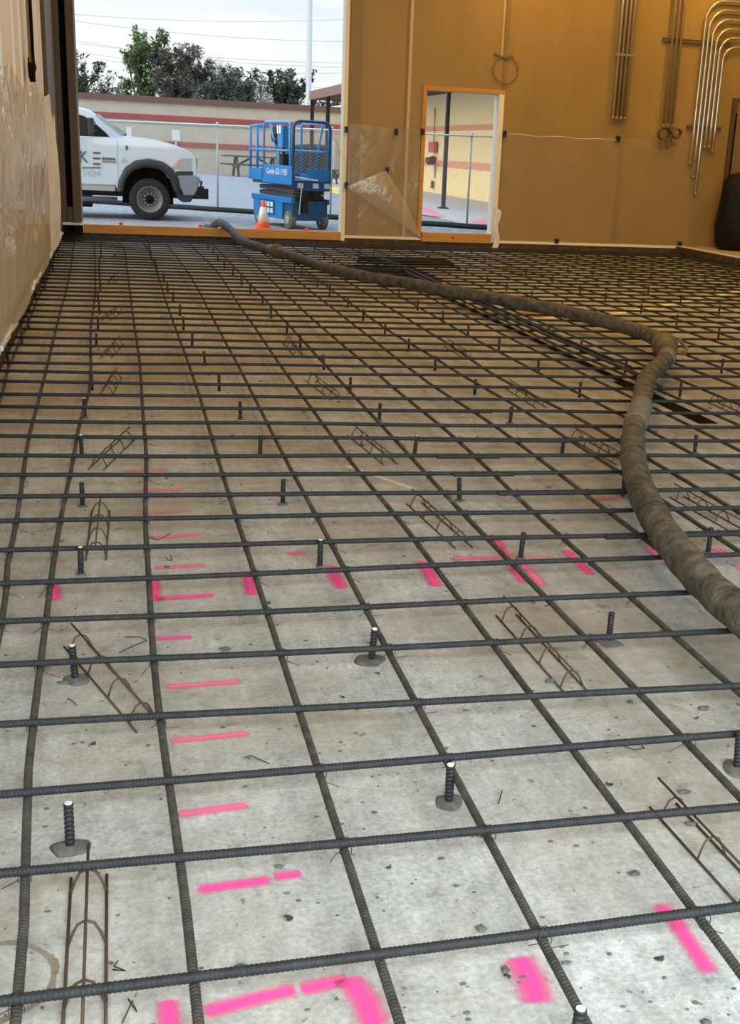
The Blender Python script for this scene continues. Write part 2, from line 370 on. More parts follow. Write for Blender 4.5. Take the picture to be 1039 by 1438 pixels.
# hanging pipe and strap on the left wall
t = thing('drop_pipe', 'dark vertical pipe on the left wall above the plastic sheet', 'pipe', (WX+.07,14.05,2.16))
mb = MB(); mb.tube([(0,0,-.02),(0,0,5.2)],.032,10); obj('pipe', mb, M_dark, t, True)
mb = MB(); mb.tube([(-.0,-.28,.16),(.0,-.28,5.2)],.012,8); obj('cable', mb, M_emtd, t, True)
mb = MB(); mb.blob((0,-.08,.12),(.05,.17,.13),.2); obj('bracket', mb, M_dark, t)

# plastic sheets
def wave(x, z, s=1.0): return s*(.5*math.sin(2.1*x+1.3*z)+.3*math.sin(5.3*x-2.2*z+1)+.2*math.sin(1.2*x+6*z))
def top_b(x): return 2.0+.03*math.sin(2.2*x)
def bsheet(u, v, x0, x1):
    x = x0+(x1-x0)*u; z = .21+(top_b(x)-.21)*v; b = .2+.8*math.sin(math.pi*v)
    return (x, WY-.035-.02*(1+wave(x,z))*b, z)
mb = MB(); mb.grid(lambda u,v: bsheet(u,v,3.82,5.06), 24, 24); tag(obj('plastic_sheet', mb, M_poly, None, True), 'clear plastic sheet on back wall between loading opening and doorway', 'plastic sheet')
mb = MB(); mb.grid(lambda u,v: bsheet(u,v,6.54,10.35), 60, 30); big_sheet = tag(obj('plastic_sheet', mb, M_poly, None, True), 'wide clear plastic sheet on the back wall right of the doorway', 'plastic sheet')
mb = MB(); A, B, C_, D = W(486,262,WY-.10), W(542,239,WY-.13), W(574,292,WY-.12), W(590,333,WY-.09)
def flap(u, v):
    p = A.lerp(B,u).lerp(D.lerp(C_,u), v); return (p.x, p.y-.05*math.sin(math.pi*u)*math.sin(math.pi*v), p.z)
mb.grid(flap, 12, 12); tag(obj('plastic_flap', mb, film('poly_flap', (.75,.66,.45), .34, .3, 4, .4, .12), None, True), 'folded triangular plastic flap left of the doorway', 'plastic sheet')
def lsheet(u, v, y0, y1):
    y = y0+(y1-y0)*u; top = 2.12+.06*math.sin(1.9*y)-.05*abs(math.sin(.8*y)); z = .185+(top-.185)*v
    b = .35+.65*math.sin(math.pi*min(v*1.05,1))
    return (WX+.06+(.05*(1+math.sin(1.9*y+.35*z+.5*math.sin(.8*y)))+.02*wave(y*1.4,z*1.3))*b+.02*(1-v), y, z)
mb = MB(); mb.grid(lambda u,v: lsheet(u,v,2.6,15.98), 160, 30); tag(obj('plastic_sheet', mb, M_poly2, None, True), 'long crinkled clear plastic sheet along the left wall', 'plastic sheet')
mb = MB(); mb.grid(lambda u,v: lsheet(u,v,15.9,18.9), 50, 30); tag(obj('plastic_sheet', mb, film('poly_sheet_white',(.90,.91,.92),.92,.2,3,.7,.15), None, True), 'whitish plastic sheet at the far end of the left wall', 'plastic sheet')
mb = MB(); y = 2.6
while y < 19.3:
    n = y+rnd.uniform(.25,.6); mb.obox((WX+.075+rnd.uniform(0,.02),y,.185+rnd.uniform(-.01,.02)),(WX+.075+rnd.uniform(0,.02),min(n,19.3),.185+rnd.uniform(-.01,.03)),.02,.035); y = n
tag(obj('sheet_hem', mb, M_polyw, None), 'bright rolled hem along the foot of the left plastic sheet', 'plastic sheet')
mb = MB()
mb.grid(lambda u,v: (6.44+.11*u+.02*math.sin(9*v), WY-.05-.02*math.sin(6*u+9*v), .05+v*(.74-.08*u)), 8, 14)
o = obj('plastic_wrap', mb, M_polyw, None, True); sm = o.modifiers.new('Solidify','SOLIDIFY'); sm.thickness = .02
tag(o, 'crumpled white plastic wrapped on the foot of the right door jamb', 'plastic sheet')

# fixing plates
for px, py, lab in ((485,182,'at sheet height beside the loading opening edge'),(485,260,'low beside the loading opening edge'),(555,185,'midway between loading opening and doorway'),
                    (542,239,'at the tip of the folded plastic flap'),(592,185,'just left of the doorway jamb'),(707,188,'just right of the doorway jamb'),(866,195,'beside the wall seam left of the conduits')):
    p = W(px,py,WY); mb = MB(); mb.box((-.026,-.09,-.05),(.026,-.004,.05)); mb.box((-.01,-.10,-.018),(.01,-.09,.018))
    tag(obj('fixing_plate', mb, M_clip, None, bevel=.006, loc=(p.x+.004,WY,p.z)), 'small black fixing plate '+lab, 'plate', 'black fixing plates')
for px, py, lab in ((780,338,'left one'),(952,342,'right one')):
    p = W(px,py,WY); mb = MB(); mb.box((-.03,-.10,-.04),(.03,-.03,.04))
    tag(obj('hold_down_clip', mb, M_clip, None, bevel=.006, loc=(p.x,WY,p.z)), 'small dark clip at the foot of the wide plastic sheet, %s' % lab, 'clip')

# conduits on the back wall
def strut(x0, x1, z, label):
    mb = MB(); mb.box((x0,WY-.05,z-.03),(x1,WY-.002,z+.03)); mb.box((x0,WY-.058,z-.03),(x1,WY-.05,z-.018)); mb.box((x0,WY-.058,z+.018),(x1,WY-.05,z+.03))
    return tag(obj('strut_channel', mb, M_strut, None), label, 'rail')
strut(9.33,10.63,3.68,'upper dark strut rail behind the bent conduits'); strut(9.95,10.62,2.27,'lower short dark strut rail behind the bent conduits')
def conduit(label, x, zb, zt=6.8, m=M_emt, r=.026, bend=None, grp='straight conduits dropping beside the wall seam'):
    t = thing('conduit', label, 'conduit', (x,WY-.08,zb), 0, grp)
    if bend:
        zc, R = bend; pts = [(0,0,0),(0,0,zc-zb)]+[(R-R*math.cos(a),0,zc-zb+R*math.sin(a)) for a in [math.pi/2*k/12 for k in range(1,13)]]+[(6,0,zc-zb+R)]
        pts = [pts[0]]+[(0,0,(zc-zb)*k/4) for k in range(1,4)]+pts[1:]
    else: pts = [(0,0,0),(0,0,zt-zb)]
    mb = MB(); mb.tube(pts, r, 10); obj('pipe', mb, m, t, True)
    mb = MB(); mb.lathe([(r+.006,0),(r+.006,.05),(r+.001,.06)],10,(0,0,-.005)); obj('end_fitting', mb, M_emtd, t, True)
    return t
side = ['leftmost','second from left','third from left','rightmost']
for k in range(4): conduit('straight conduit by wall seam, %s of the four' % side[k], 8.50+k*.075, 2.32, m=mat('tan_conduit',(.50,.40,.23),.38,.7) if k else M_emt)
mb = MB(); mb.box((8.44,WY-.112,3.36),(8.79,WY-.109,3.40)); tag(obj('conduit_strap', mb, M_emt, None), 'pale strap across the four straight conduits by the seam', 'strap')
for k, (zb) in enumerate((1.63,1.40,1.10,1.92,1.92,1.86)):
    conduit('shiny conduit bending right overhead, %s' % ['outermost of six','second from outside','third from outside, longest','fourth from outside','fifth from outside','innermost of six'][k], 10.07+k*.082, zb, bend=(4.02-k*.125,.34-.02*k), grp='six bent conduits at the right')
for k in range(3): conduit('dull conduit ending in a wire coil, %s' % ['left','middle','right'][k], 9.47+k*.085, 2.24, m=M_emtd, grp='three dull conduits above the wire coils', r=.024)
def coil(cx, cz, r, label):
    mb = MB()
    for k in range(4):
        rr = r*rnd.uniform(.8,1.05); pts = [(rr*math.cos(a)+rnd.uniform(-.01,.01), -.03*k+rnd.uniform(-.01,.01), rr*math.sin(a)*.9) for a in [2*math.pi*i/18 for i in range(19)]]
        mb.tube(pts,.012,6)
    tag(obj('cable_coil', mb, M_strut, None, True, loc=(cx,WY-.1,cz)), label, 'cable')
coil(9.48,2.13,.12,'left dark coil of cable hanging under the dull conduits'); coil(9.70,2.15,.10,'right dark coil of cable hanging under the dull conduits')
mb = MB()
for x0,z0,x1,z1 in ((9.42,2.06,9.46,1.9),(9.52,2.05,9.60,1.92),(9.62,2.06,9.70,1.98)):
    mb.tube([(x0,WY-.12,z0),((x0+x1)/2,WY-.14,min(z0,z1)-.05),(x1,WY-.12,z1)],.008,6)
tag(obj('cable_tail', mb, M_strut, None, True), 'loose cable tails below the two coils', 'cable')
# loop mark on the wall near the second seam: a hung cable
mb = MB()
mb.tube([(6.50+.17*math.cos(a)*(1.3), WY-.03, 3.02+.22*math.sin(a)) for a in [2*math.pi*i/22 for i in range(23)]],.010,6)
mb.tube([(6.28,WY-.03,3.26),(6.5,WY-.04,3.2),(6.62,WY-.04,3.27)],.016,6)
tag(obj('hung_cable', mb, M_seam, None, True), 'thin cable loop hung on the wall seam above the doorway', 'cable')

# side door at far right and bin bag
dr = MB(); dr.box((10.90,WY-.03,.22),(11.95,WY-.004,2.74)); door = struct('door_1', dr, M_door, 'brown door in the back wall at the far right', 'door')
mb = MB(); mb.box((10.80,WY-.05,.19),(10.89,WY-.003,2.80)); mb.box((10.89,WY-.05,2.74),(12.0,WY-.003,2.80)); obj('door_frame', mb, M_steelbr, door)
mb = MB(); mb.box((10.872,WY-.062,.3),(10.90,WY-.031,2.55)); obj('hinge_strip', mb, M_dark, door)
p = W(1022,235,WY-.35)
bg = MB(); n = 20
prof = [(.36,0),(.46,.12),(.50,.4),(.49,.7),(.46,1.0),(.42,1.2),(.34,1.30),(.10,1.36)]
bg.lathe(prof, 22)
bg.v = [(x*(1+.07*math.sin(5*math.atan2(y,x)+z*4)), y*.75*(1+.07*math.sin(4*math.atan2(y,x)-z*5)), z) for x,y,z in bg.v]
t = thing('trash_bin', 'big black bag-lined bin against the back wall at the far right', 'bin', (10.98,19.82,.19))
obj('bag', bg, M_bag, t, True); mb = MB(); mb.blob((-.17,-.05,1.36),(.07,.06,.05),.2); obj('tie', mb, M_firered, t)
mb = MB(); mb.tube([(6.56+.21*i,WY-.075-.008*(i%2),1.985+.012*math.sin(i*1.7)) for i in range(11)],[.002+.004*abs(math.sin(i*2.1)) for i in range(11)],6); obj('top_highlight', mb, M_polyw, big_sheet, True)  # thin white tube stands in for the highlight on the sheet's top edge

# ------------------------------------------------------------------ rebar mat
RB = .0105; ZT, ZL = .0955, .0745
def rib_tube(pts, r, step=.0125, seg=8):
    step *= .75
    pts = [Vector(p) for p in pts]; P = []; R = []
    for a, b in zip(pts[:-1], pts[1:]):
        L = (b-a).length; n = max(1,int(L/step))
        for i in range(n):
            for q, rr in ((.0,.97),(.4,.97),(.55,1.065),(.85,1.065)):
                P.append(a.lerp(b,(i+q)/n)); R.append(r*rr)
    P.append(pts[-1]); R.append(r); mb = MB(); mb.tube(P, R, seg); return mb
ROWS = [(1.895,.003),(2.298,-.016),(2.637,.0),(2.994,-.035),(3.385,-.023),(3.736,-.018),(4.101,-.003),(4.454,-.032),(4.823,-.04),(5.168,-.052),(5.521,-.058),
        (5.884,-.066),(6.290,-.085),(6.640,-.085),(7.02,-.075),(7.38,-.07),(7.78,-.065)]
for y in (8.17,8.505,8.885,9.245,9.602,10.03,10.44,10.80,11.164,11.557,11.97): ROWS.append((y,-.05))
y = 12.34
while y < 20.15: ROWS.append((y+rnd.uniform(-.03,.03),-.035)); y += .364
def row_y(r, x):
    y0, k = ROWS[r]; xx = min(max(x,-.8),3.6); w = .002 if r < 14 else .009
    return y0+k*xx+w*math.sin(x*1.7+r*2.1)+w*math.sin(x*.7+r)
COLS = [-.72,-.435,-.265,.085,.47,.815,1.155,1.48,1.81,2.14,2.47,2.765]
KEY = {0:[(0,-.66),(7.3,-.70),(8.6,-.74),(20.2,-.80)],1:[(0,-.38),(3.8,-.40),(4.46,-.43),(6.7,-.48),(12,-.51),(20.2,-.60)],2:[(0,-.20),(1.9,-.22),(3.0,-.26),(4.4,-.265),(6.3,-.235),(7.8,-.19),(10.5,-.225),(12,-.22),(20.2,-.31)],
       3:[(0,.12),(1.9,.10),(3.4,.072),(4.5,.08),(6.3,.12),(8.8,.14),(12,.13),(17.2,.13),(20.2,.05)],4:[(0,.46),(4.8,.465),(8,.485),(12,.47),(16.6,.48),(20.2,.42)],5:[(0,.80),(5.5,.81),(9,.835),(14,.86),(20.2,.77)],
       6:[(0,1.16),(4.5,1.16),(6,1.135),(8,1.14),(11,1.17),(15,1.22),(20.2,1.13)],7:[(0,1.51),(2.65,1.495),(4.8,1.47),(8,1.48),(10.7,1.49),(20.2,1.5)],8:[(0,1.82),(4.5,1.80),(6.4,1.83),(8,1.80),(10.8,1.77),(20.2,1.83)],
       9:[(0,2.16),(4.4,2.155),(6.4,2.16),(8,2.09),(11.6,2.10),(20.2,2.15)],10:[(0,2.5),(6.4,2.49),(8.6,2.41),(10.2,2.35),(20.2,2.45)],11:[(0,2.79),(6.3,2.77),(8.2,2.67),(10,2.71),(20.2,2.76)]}
x = 3.09
while x < CURBX-.12:
    k = len(COLS); COLS.append(x); KEY[k] = [(0,x+.02),(6,x+rnd.uniform(-.02,.02)),(10,x-.05+rnd.uniform(-.03,.03)),(15,x-.03+rnd.uniform(-.03,.03)),(20.2,x+rnd.uniform(-.03,.03))]; x += .328
def col_x(c, y):
    ks = KEY[c]
    for (a, b), (p, q) in zip(ks[:-1], ks[1:]):
        if a <= y <= p:
            t = (y-a)/(p-a); t = t*t*(3-2*t); return b+(q-b)*t
    return ks[-1][1]
def sag(x, y): return .003*math.sin(3.1*x+1.7*y)*math.sin(1.3*y-.7*x)
nR, nC = len(ROWS), len(COLS)
bars = []
for r in range(nR):
    xr = CURBX-.12; x0 = -.80+rnd.uniform(-.02,.04)
    if r < 9:
        xe = {0:2.6,1:2.9,2:3.1,3:3.4,4:3.8,5:4.2,6:4.6,7:5.0,8:5.4}[r]+.6
        pts = [(x0+(xe-x0)*i/24, row_y(r,x0+(xe-x0)*i/24), ZT+sag(x0+(xe-x0)*i/24,ROWS[r][0])) for i in range(25)]
        mb = rib_tube(pts, RB, .0125 if r < 5 else .016)
        mb2 = MB(); pts2 = [(xe-.001+(xr-xe)*i/10, row_y(r,xe+(xr-xe)*i/10), ZT) for i in range(11)]; mb2.tube(pts2, RB, 8); mb.add(mb2.v, mb2.f)
    else:
        pts = [(x0+(xr-x0)*i/40, row_y(r,x0+(xr-x0)*i/40), ZT+sag(x0+(xr-x0)*i/40,ROWS[r][0])) for i in range(41)]
        mb = MB(); mb.tube(pts, RB*1.03, 8)
    o = obj('reinforcing_bar', mb, M_bar, None, True)
    tag(o, 'dark steel bar running left to right, %s from the front edge of the photo' % nth(r), 'rebar', 'rebars running across the slab'); bars.append(o)
for c in range(nC):
    ys = [1.2+(20.12-1.2)*i/60 for i in range(61)]; ysn = [v for v in ys if v < 5.2]; ysf = [v for v in ys if v >= ysn[-1]]
    P1 = [(col_x(c,v), v, ZL+sag(col_x(c,v),v)) for v in ysn]; P2 = [(col_x(c,v), v, ZL+sag(col_x(c,v),v)) for v in ysf]
    if c < 11:
        mb = rib_tube(P1, RB*.98, .0135); m2 = MB(); m2.tube(P2, RB*.98, 8); mb.add(m2.v, m2.f)
    else: mb = MB(); mb.tube(P1+P2[1:], RB*.98, 8)
    tag(obj('reinforcing_bar', mb, M_bar2, None, True), 'dusty steel bar running front to back under the cross bars, %s from the left wall' % nth(c), 'rebar', 'rebars running toward the back wall')
# tie wires at the near crossings (each stays with its cross bar)
def tie_mesh(k):
    q = random.Random(k); mb = MB(); r = RB+.003
    for s in (-1, 1):
        pts = [(s*r*math.cos(a)*1.05, -s*r*math.cos(a)*1.05, -.0105+(RB*2+.002)*math.sin(a)) for a in [math.pi*i/8 for i in range(-1,10)]]
        if s > 0: pts = [(x, -y, z) for x, y, z in pts]
        mb.tube(pts, .0011, 5)
    a = q.uniform(0,6.28); mb.tube([(r*.8,-r*.8,-.018),(r*1.5*math.cos(a),r*1.5*math.sin(a),-.03),(q.uniform(.03,.06)*math.cos(a+.5),q.uniform(.03,.06)*math.sin(a+.5),-.045+q.uniform(-.01,.02))],.0011,5)
    mb.tube([(-r*.8,r*.8,-.018),(q.uniform(-.03,.03),q.uniform(-.03,.03),-.04)],.0011,5)
    return mb.mesh('tie_wire', M_tie, True)
ties = [tie_mesh(k) for k in range(6)]
for r in range(13):
    for c in range(nC):
        x = COLS[c]; y = row_y(r,x); x = col_x(c,y)
        if not in_view((x,y,ZT),5): continue
        if rnd.random() < .22: continue
        o = bpy.data.objects.new('tie_wire', ties[rnd.randrange(6)]); COL.objects.link(o); o.parent = bars[r]; o.location = (x,y,ZT); o.rotation_euler = (0,0,rnd.choice([0,1.57]))
# lap splices seen as doubled bars
for px0, px1, r, lab in ((587,800,12,'starting at a dowel, twelfth row back'),(513,690,14,'starting beside a dowel in the middle distance'),(697,882,9,'ending under the hose'),(848,1000,7,'running under the hose beside a pink mark'),(612,700,11,'just behind the first doubled pair'),(635,720,10,'between other lap bars at mid floor'),(985,1100,7,'at the right edge beyond the hose')):
    yy = ROWS[r][0]; a = W(px0, 600, yy); 
    # x from the row's own image line
    def xat(px):
        lo, hi = -1., 9.
        for _ in range(40):
            m = (lo+hi)/2; d = Vector((m,row_y(r,m),ZT))-EYE; z = d.dot(FW)
            if PPX+FPX*d.dot(RT)/z < px: lo = m
            else: hi = m
        return m
    xa, xb = xat(px0), xat(px1)
    pts = [(xa+(xb-xa)*i/16, row_y(r,xa+(xb-xa)*i/16)-.0225, ZT-.001) for i in range(17)]
    tag(obj('lap_bar', rib_tube(pts, RB, .015), M_bar, None, True), 'short lap bar doubled on a cross bar, '+lab, 'rebar', 'doubled lap bars')

# ------------------------------------------------------------------ dowels
def dowel_parts(h, ribs, seg):
    mb = MB(); n = int(h/.011) if ribs else 1; prof = [(RB*.95,0)]
    if ribs:
        for i in range(n):
            z = h*i/n; d = h/n; prof += [(RB*.95,z+d*.4),(RB*1.15,z+d*.5),(RB*1.15,z+d*.8),(RB*.95,z+d*.9)]
    prof += [(RB*.98,h)]; mb.lathe(prof, seg); return mb
near_me = dowel_parts(.117, True, 12).mesh('dowel', M_dowel, True); far_me = dowel_parts(.117, False, 8).mesh('dowel', M_dowel, True)
cap_mb = MB(); cap_mb.lathe([(RB*.9,.1171),(RB*.85,.1186)],12); cap_me = cap_mb.mesh('cut_end', M_cut)
coll = []
for k in range(3):
    mb = MB(); mb.lathe([(.036,0),(.030,.004),(.018,.009),(.010,.010)],22); mb.v = [(x*(1+.12*math.sin(3*math.atan2(y,x)+k)),y*(1+.2*math.sin(2*math.atan2(y,x)+k*2)),z) for x,y,z in mb.v]
    coll.append(mb.mesh('grout_collar', M_grout, True))
LINES = [(-.77,-.79),(-.145,-.20),(.785,.50),(1.62,1.42),(2.45,2.33),(3.30,3.08),(4.05,3.86),(4.85,4.75),(5.68,5.70),(6.58,6.68),(7.50,7.62),(8.40,8.5),(9.3,9.4)]
MEAS = {(a,b): (G(x,y).x, G(x,y).y) for a,b,x,y in [(1, 0, 98.7, 1191), (2, 0, 630, 1128), (3, 0, 1035, 1080), (1, 1, 106, 955), (2, 1, 521.2, 928), (3, 1, 854.5, 902), (1, 2, 113.8, 807), (2, 2, 449, 796), (3, 2, 730.8, 785), (4, 2, 993.7, 777), (1, 3, 116, 711), (2, 3, 397, 708), (3, 3, 645, 703), (4, 3, 874.5, 698), (1, 4, 115, 640), (2, 4, 365.3, 639.6), (3, 4, 581.9, 639.6), (4, 4, 788.8, 640), (5, 4, 975.4, 636.7), (1, 5, 119.5, 587), (2, 5, 337.8, 589), (3, 5, 532.6, 591.8), (4, 5, 716, 595)]}
BRIGHT = {(1,0),(1,1),(1,2),(1,4),(1,5),(2,0),(2,1),(3,4),(2,2),(1,8)}
DY = [2.535,3.47,4.41,5.30,6.22,7.13,8.02,8.92,9.85,10.75,11.68,12.62,13.6,14.5,15.5,16.45,17.45,18.45,19.5]
for li, (xa, xb) in enumerate(LINES):
    cnt = 0
    for j, y0 in enumerate([1.68]+DY):
        j -= 1
        if li == 0 and y0 > 15.6: continue
        y = y0-.10*min(max(xa-.7,0),2.6)*min(1,y0/6)+(rnd.uniform(-.05,.05) if j > 4 else rnd.uniform(-.012,.012)); x = xa+(xb-xa)*min(1,max(0,(y-2.5)/14))**.7+(rnd.uniform(-.03,.03) if j > 4 else rnd.uniform(-.012,.012))
        if j == -1 and li != 2: continue
        if (li, j) in MEAS: x, y = MEAS[(li, j)]
        if j == -1: q_ = G(810.6,1416.5,.117); x, y = q_.x, q_.y
        if y > 20.1: continue
        top = (x,y,.117)
        if not (in_view(top) or in_view((x,y,0))): continue
        near = j < 6
        o = bpy.data.objects.new('dowel', near_me if near else far_me); COL.objects.link(o); o.location = (x,y,0)
        o.rotation_euler = (rnd.uniform(-.05,.05), rnd.uniform(-.03,.09) if li > 1 else rnd.uniform(-.03,.03), rnd.uniform(0,6)); o.scale = (1,1,rnd.uniform(.93,1.03))
        tag(o, 'upright steel dowel, %s from the front in %s dowel line from the left' % (nth(cnt), nth(li)), 'dowel', 'dowels drilled into the slab'); cnt += 1
        if near:
            c = bpy.data.objects.new('grout_collar', coll[rnd.randrange(3)]); COL.objects.link(c); c.parent = o; s = rnd.uniform(1.15,1.6) if j < 2 else rnd.uniform(.5,.8); c.scale = (s,s,1)
        if (li, j) in BRIGHT or j == -1 or (j >= 6 and rnd.random() < .04):
            c = bpy.data.objects.new('cut_end', cap_me); COL.objects.link(c); c.parent = o; c['label'] = 'bright cut end'

# ------------------------------------------------------------------ wire bar chairs
def bar_chair(L=.62):
    w, h = .078, .062
    t = thing('bar_chair', '', 'bar chair', (0,0,0), 0, 'wire bar chairs under the mat')
    for s in (-1, 1):
        mb = MB(); mb.tube([(s*w/2,-L/2-.03,.0035),(s*w/2,L/2+.03,.0035)],.0034,6); obj('runner', mb, M_wire, t, True)
    mb = MB(); mb.tube([(0,-L/2-.02,h),(0,L/2+.07,h)],.0034,6); obj('top_wire', mb, M_wire, t, True)
    for k in range(4):
        y = -L/2+.03+k*(L-.06)/3
        pts = [(-w/2,y,.0035),(-w*.36,y+.004,h*.5),(-w*.22,y+.006,h*.82),(0,y+.008,h-.004),(w*.22,y+.006,h*.82),(w*.36,y+.004,h*.5),(w/2,y,.0035)]
        mb = MB(); mb.tube(pts,.0031,6); obj('leg', mb, M_wire, t, True)
    return t
CH = [(-.105,2.06,0,'standing at the bottom left corner of the photo'),(-.06,3.42,-.33,'askew beside the second left dowel'),(-.11,4.92,.02,'seen end-on beside the third cross bar pair, left'),
      (-.05,6.30,.25,'leaning beside a left dowel in the middle distance'),(-.06,8.15,.1,'at left beyond the leaning one'),(-.05,9.6,.15,'at left, second beyond the leaning one'),(-.05,11.6,.2,'at left, third beyond the leaning one'),(-.04,14.6,.1,'at left, fourth beyond the leaning one'),(.0,17.5,.1,'at left, nearest the loading opening'),
      (1.36,2.12,-.05,'cut off by the right edge near the bottom'),(1.355,3.46,-.03,'right of centre, in the near pale concrete'),(1.375,4.90,-.08,'at centre, beyond the row of pink marks'),(1.36,6.3,-.1,'at centre, second beyond the pink marks'),(1.37,8.0,-.1,'at centre, third beyond the pink marks'),(1.40,9.7,0,'at centre, fourth beyond the pink marks'),
      (2.735,4.88,-.06,'right of the hose at the picture edge'),(2.68,6.2,-.05,'left of the hose under a lap bar'),(2.75,7.7,0,'left of the hose, second beyond the lap bar'),(2.8,9.6,0,'left of the hose, third beyond the lap bar'),(4.1,7.2,0,'right of the hose beside the dark joint')]
proto = bar_chair()
for k, (x, y, a, lab) in enumerate(CH):
    o = proto if k == 0 else dup(proto)
    o.location = (x,y,0); o.rotation_euler = (0,0,-a); o['label'] = 'rusty wire bar chair '+lab

# ------------------------------------------------------------------ paint marks, stains, debris
def paint(pxs, w, m):                               # stripe along a run of points seen on the slab, width in metres
    pts = [G(x,y,0) for x,y in pxs]; Lx = [0]
    for a, b in zip(pts[:-1],pts[1:]): Lx.append(Lx[-1]+(b-a).length)
    vs, uv = [], []; n = 14; tot = Lx[-1]
    def at(s):
        for k in range(len(pts)-1):
            if s <= Lx[k+1] or k == len(pts)-2:
                return pts[k].lerp(pts[k+1],(s-Lx[k])/max(1e-6,Lx[k+1]-Lx[k]))
    for i in range(n+1):
        p = at(tot*i/n); d = (at(min(tot,tot*i/n+.01))-at(max(0,tot*i/n-.01))).normalized(); sd = Vector((-d.y,d.x,0))
        for s in (-.5,.5): vs.append(p+sd*w*s+Vector((0,0,.0018))); uv.append((i/n,s+.5))
    me = bpy.data.meshes.new('paint_mark'); fs = [(2*i,2*i+2,2*i+3,2*i+1) for i in range(n)]
    me.from_pydata(vs,[],fs); l = me.uv_layers.new(name='UVMap')
    for p in me.polygons:
        for li, vi in zip(p.loop_indices,p.vertices): l.data[li].uv = uv[vi]
    me.materials.append(m); o = bpy.data.objects.new('paint_mark', me); COL.objects.link(o); o.parent = floor; return o
P1, P2, P3 = M_pink, M_pinkf, M_pinkff
for pxs, w, m in [
    ([(274,1251),(383,1236)],.045,P1),([(384,1233),(424,1227)],.042,P1),([(244,1146),(354,1130)],.045,P2),([(232,1042),(356,1030)],.042,P2),([(226,966),(345,957)],.045,P2),([(215,898),(272,895)],.04,P1),
    ([(217,814),(219,846)],.055,P1),([(215,842),(304,836)],.05,P1),([(212,798),(292,794)],.05,P2),([(208,757),(286,750)],.05,P2),([(180,721),(272,717)],.07,P3),([(182,690),(262,688)],.08,P3),([(170,662),(240,660)],.09,P3),
    ([(74,812),(77,845)],.065,P1),([(347,802),(354,838)],.065,P1),([(402,779),(430,776)],.05,P2),([(462,794),(481,828)],.075,P1),([(592,787),(614,826)],.075,P1),
    ([(632,785),(720,783)],.05,P2),([(720,784),(780,782)],.05,P3),([(690,750),(738,822)],.065,P1),([(726,785),(766,826)],.06,P2),([(792,772),(832,809)],.06,P1),([(905,768),(935,788)],.06,P2),([(930,790),(952,800)],.06,P3),
    ([(1003,770),(1028,784)],.07,P2),([(1030,792),(1045,800)],.06,P3),([(832,702),(885,697)],.07,P3),([(70,791),(92,788)],.04,P3),([(836,905),(856,903)],.05,P3),
    ([(920,1268),(945,1290),(1000,1371)],.055,P1),([(726,1343),(745,1375),(757,1412)],.085,P1),([(282,1424),(350,1406),(420,1389)],.05,P1),([(420,1391),(492,1376)],.05,P1),([(488,1372),(512,1405),(528,1445)],.075,P1),([(236,1404),(239,1450)],.055,P1)]: paint(pxs, w*(1.15 if m is P1 else 1.5), m)
paint([(700,452),(870,440),(960,424),(1060,405)],.26,M_white); paint([(480,652),(590,690)],.12,spray('chalk',(.7,.66,.56),.25))  # first run is a broad pale stripe at the right of the slab
# dark joint across the slab with its bundle of loose bars
mb = MB(); mb.box((3.66,6.85,.0012),(3.80,8.3,.003)); mb.box((3.71,8.3,.0012),(3.79,19,.003)); obj('dark_joint', mb, M_dark, floor)
mb = MB(); mb.box((3.2,15.2,.0012),(4.25,17.3,.0035)); obj('dark_patch', mb, M_dark, floor)
for k in range(5):
    x = 3.685+.028*k; y0 = 7.5+.35*k; mb = MB(); mb.tube([(x+.015*math.sin(i+k),y0+(17-y0)*i/14,ZT+RB*2.1+(RB*1.6 if k==2 else 0)) for i in range(15)],RB,8)
    tag(obj('loose_bar', mb, M_bar, None, True), 'loose bar laid along the dark joint under the hose, %s from the left' % nth(k), 'rebar', 'loose bars laid along the joint')
for k in range(5):
    y = 15.4+.42*k; mb = MB(); mb.tube([(3.0+.1*k,y,ZT+RB*3.6),(4.5+.06*k,y+.04,ZT+RB*3.6)],RB*1.3,8)
    tag(obj('loose_bar', mb, M_bar, None, True), 'short loose bar in the dark heap behind the hose, %s from the front' % nth(k), 'rebar', 'short bars heaped behind the hose')
# rust ring bottom left
c = Vector((-.285,2.075)); mb = MB(); seg = 48
for k in range(seg):
    a0, a1 = 2*math.pi*k/seg, 2*math.pi*(k+1)/seg; ra, rb = .113, .127+.004*math.sin(k*.9)
    mb.add([(c.x+ra*math.cos(a0),c.y+ra*math.sin(a0),.0016),(c.x+rb*math.cos(a0),c.y+rb*math.sin(a0),.0016),(c.x+rb*math.cos(a1),c.y+rb*math.sin(a1),.0016),(c.x+ra*math.cos(a1),c.y+ra*math.sin(a1),.0016)],[(0,1,2,3)])
obj('rust_ring', mb, M_rust, floor)
# dirt crumbs: nobody could count them
mb = MB()
for k in range(900):
    y = 1.6+rnd.random()**1.6*9; x = rnd.uniform(-.75,min(5,.6*y+.8)); s = rnd.uniform(.002,.006)*(1+(rnd.random()<.08)*1.4); mb.blob((x,y,s*.3),(s*rnd.uniform(.8,1.8),s,s*.5),.3,5)
tag(obj('dirt_crumbs', mb, M_grout, None), 'dark dirt crumbs scattered over the slab', 'debris', None, 'stuff')
for px, py, s, a in ((1310/1039*360+0,0,0,0),):
    pass
LEAF = [(376,848,'beside the near left pink mark row'),(712,1373,'in front of the bottom right pink stripe'),(856,1103,'behind the near right dowel'),(925,1348,'below the long bottom right pink stripe'),(545,1220,'beyond the front centre crossing'),(405,1291,'below the broken pink dashes'),(130,1046,'below the leaning chair at left'),(530,947,'below a centre dowel'),(480,980,'left of the third long bar'),(977,1010,'near the right edge, in the pale slab'),(670,614,'black chunk beyond the doubled bars')]
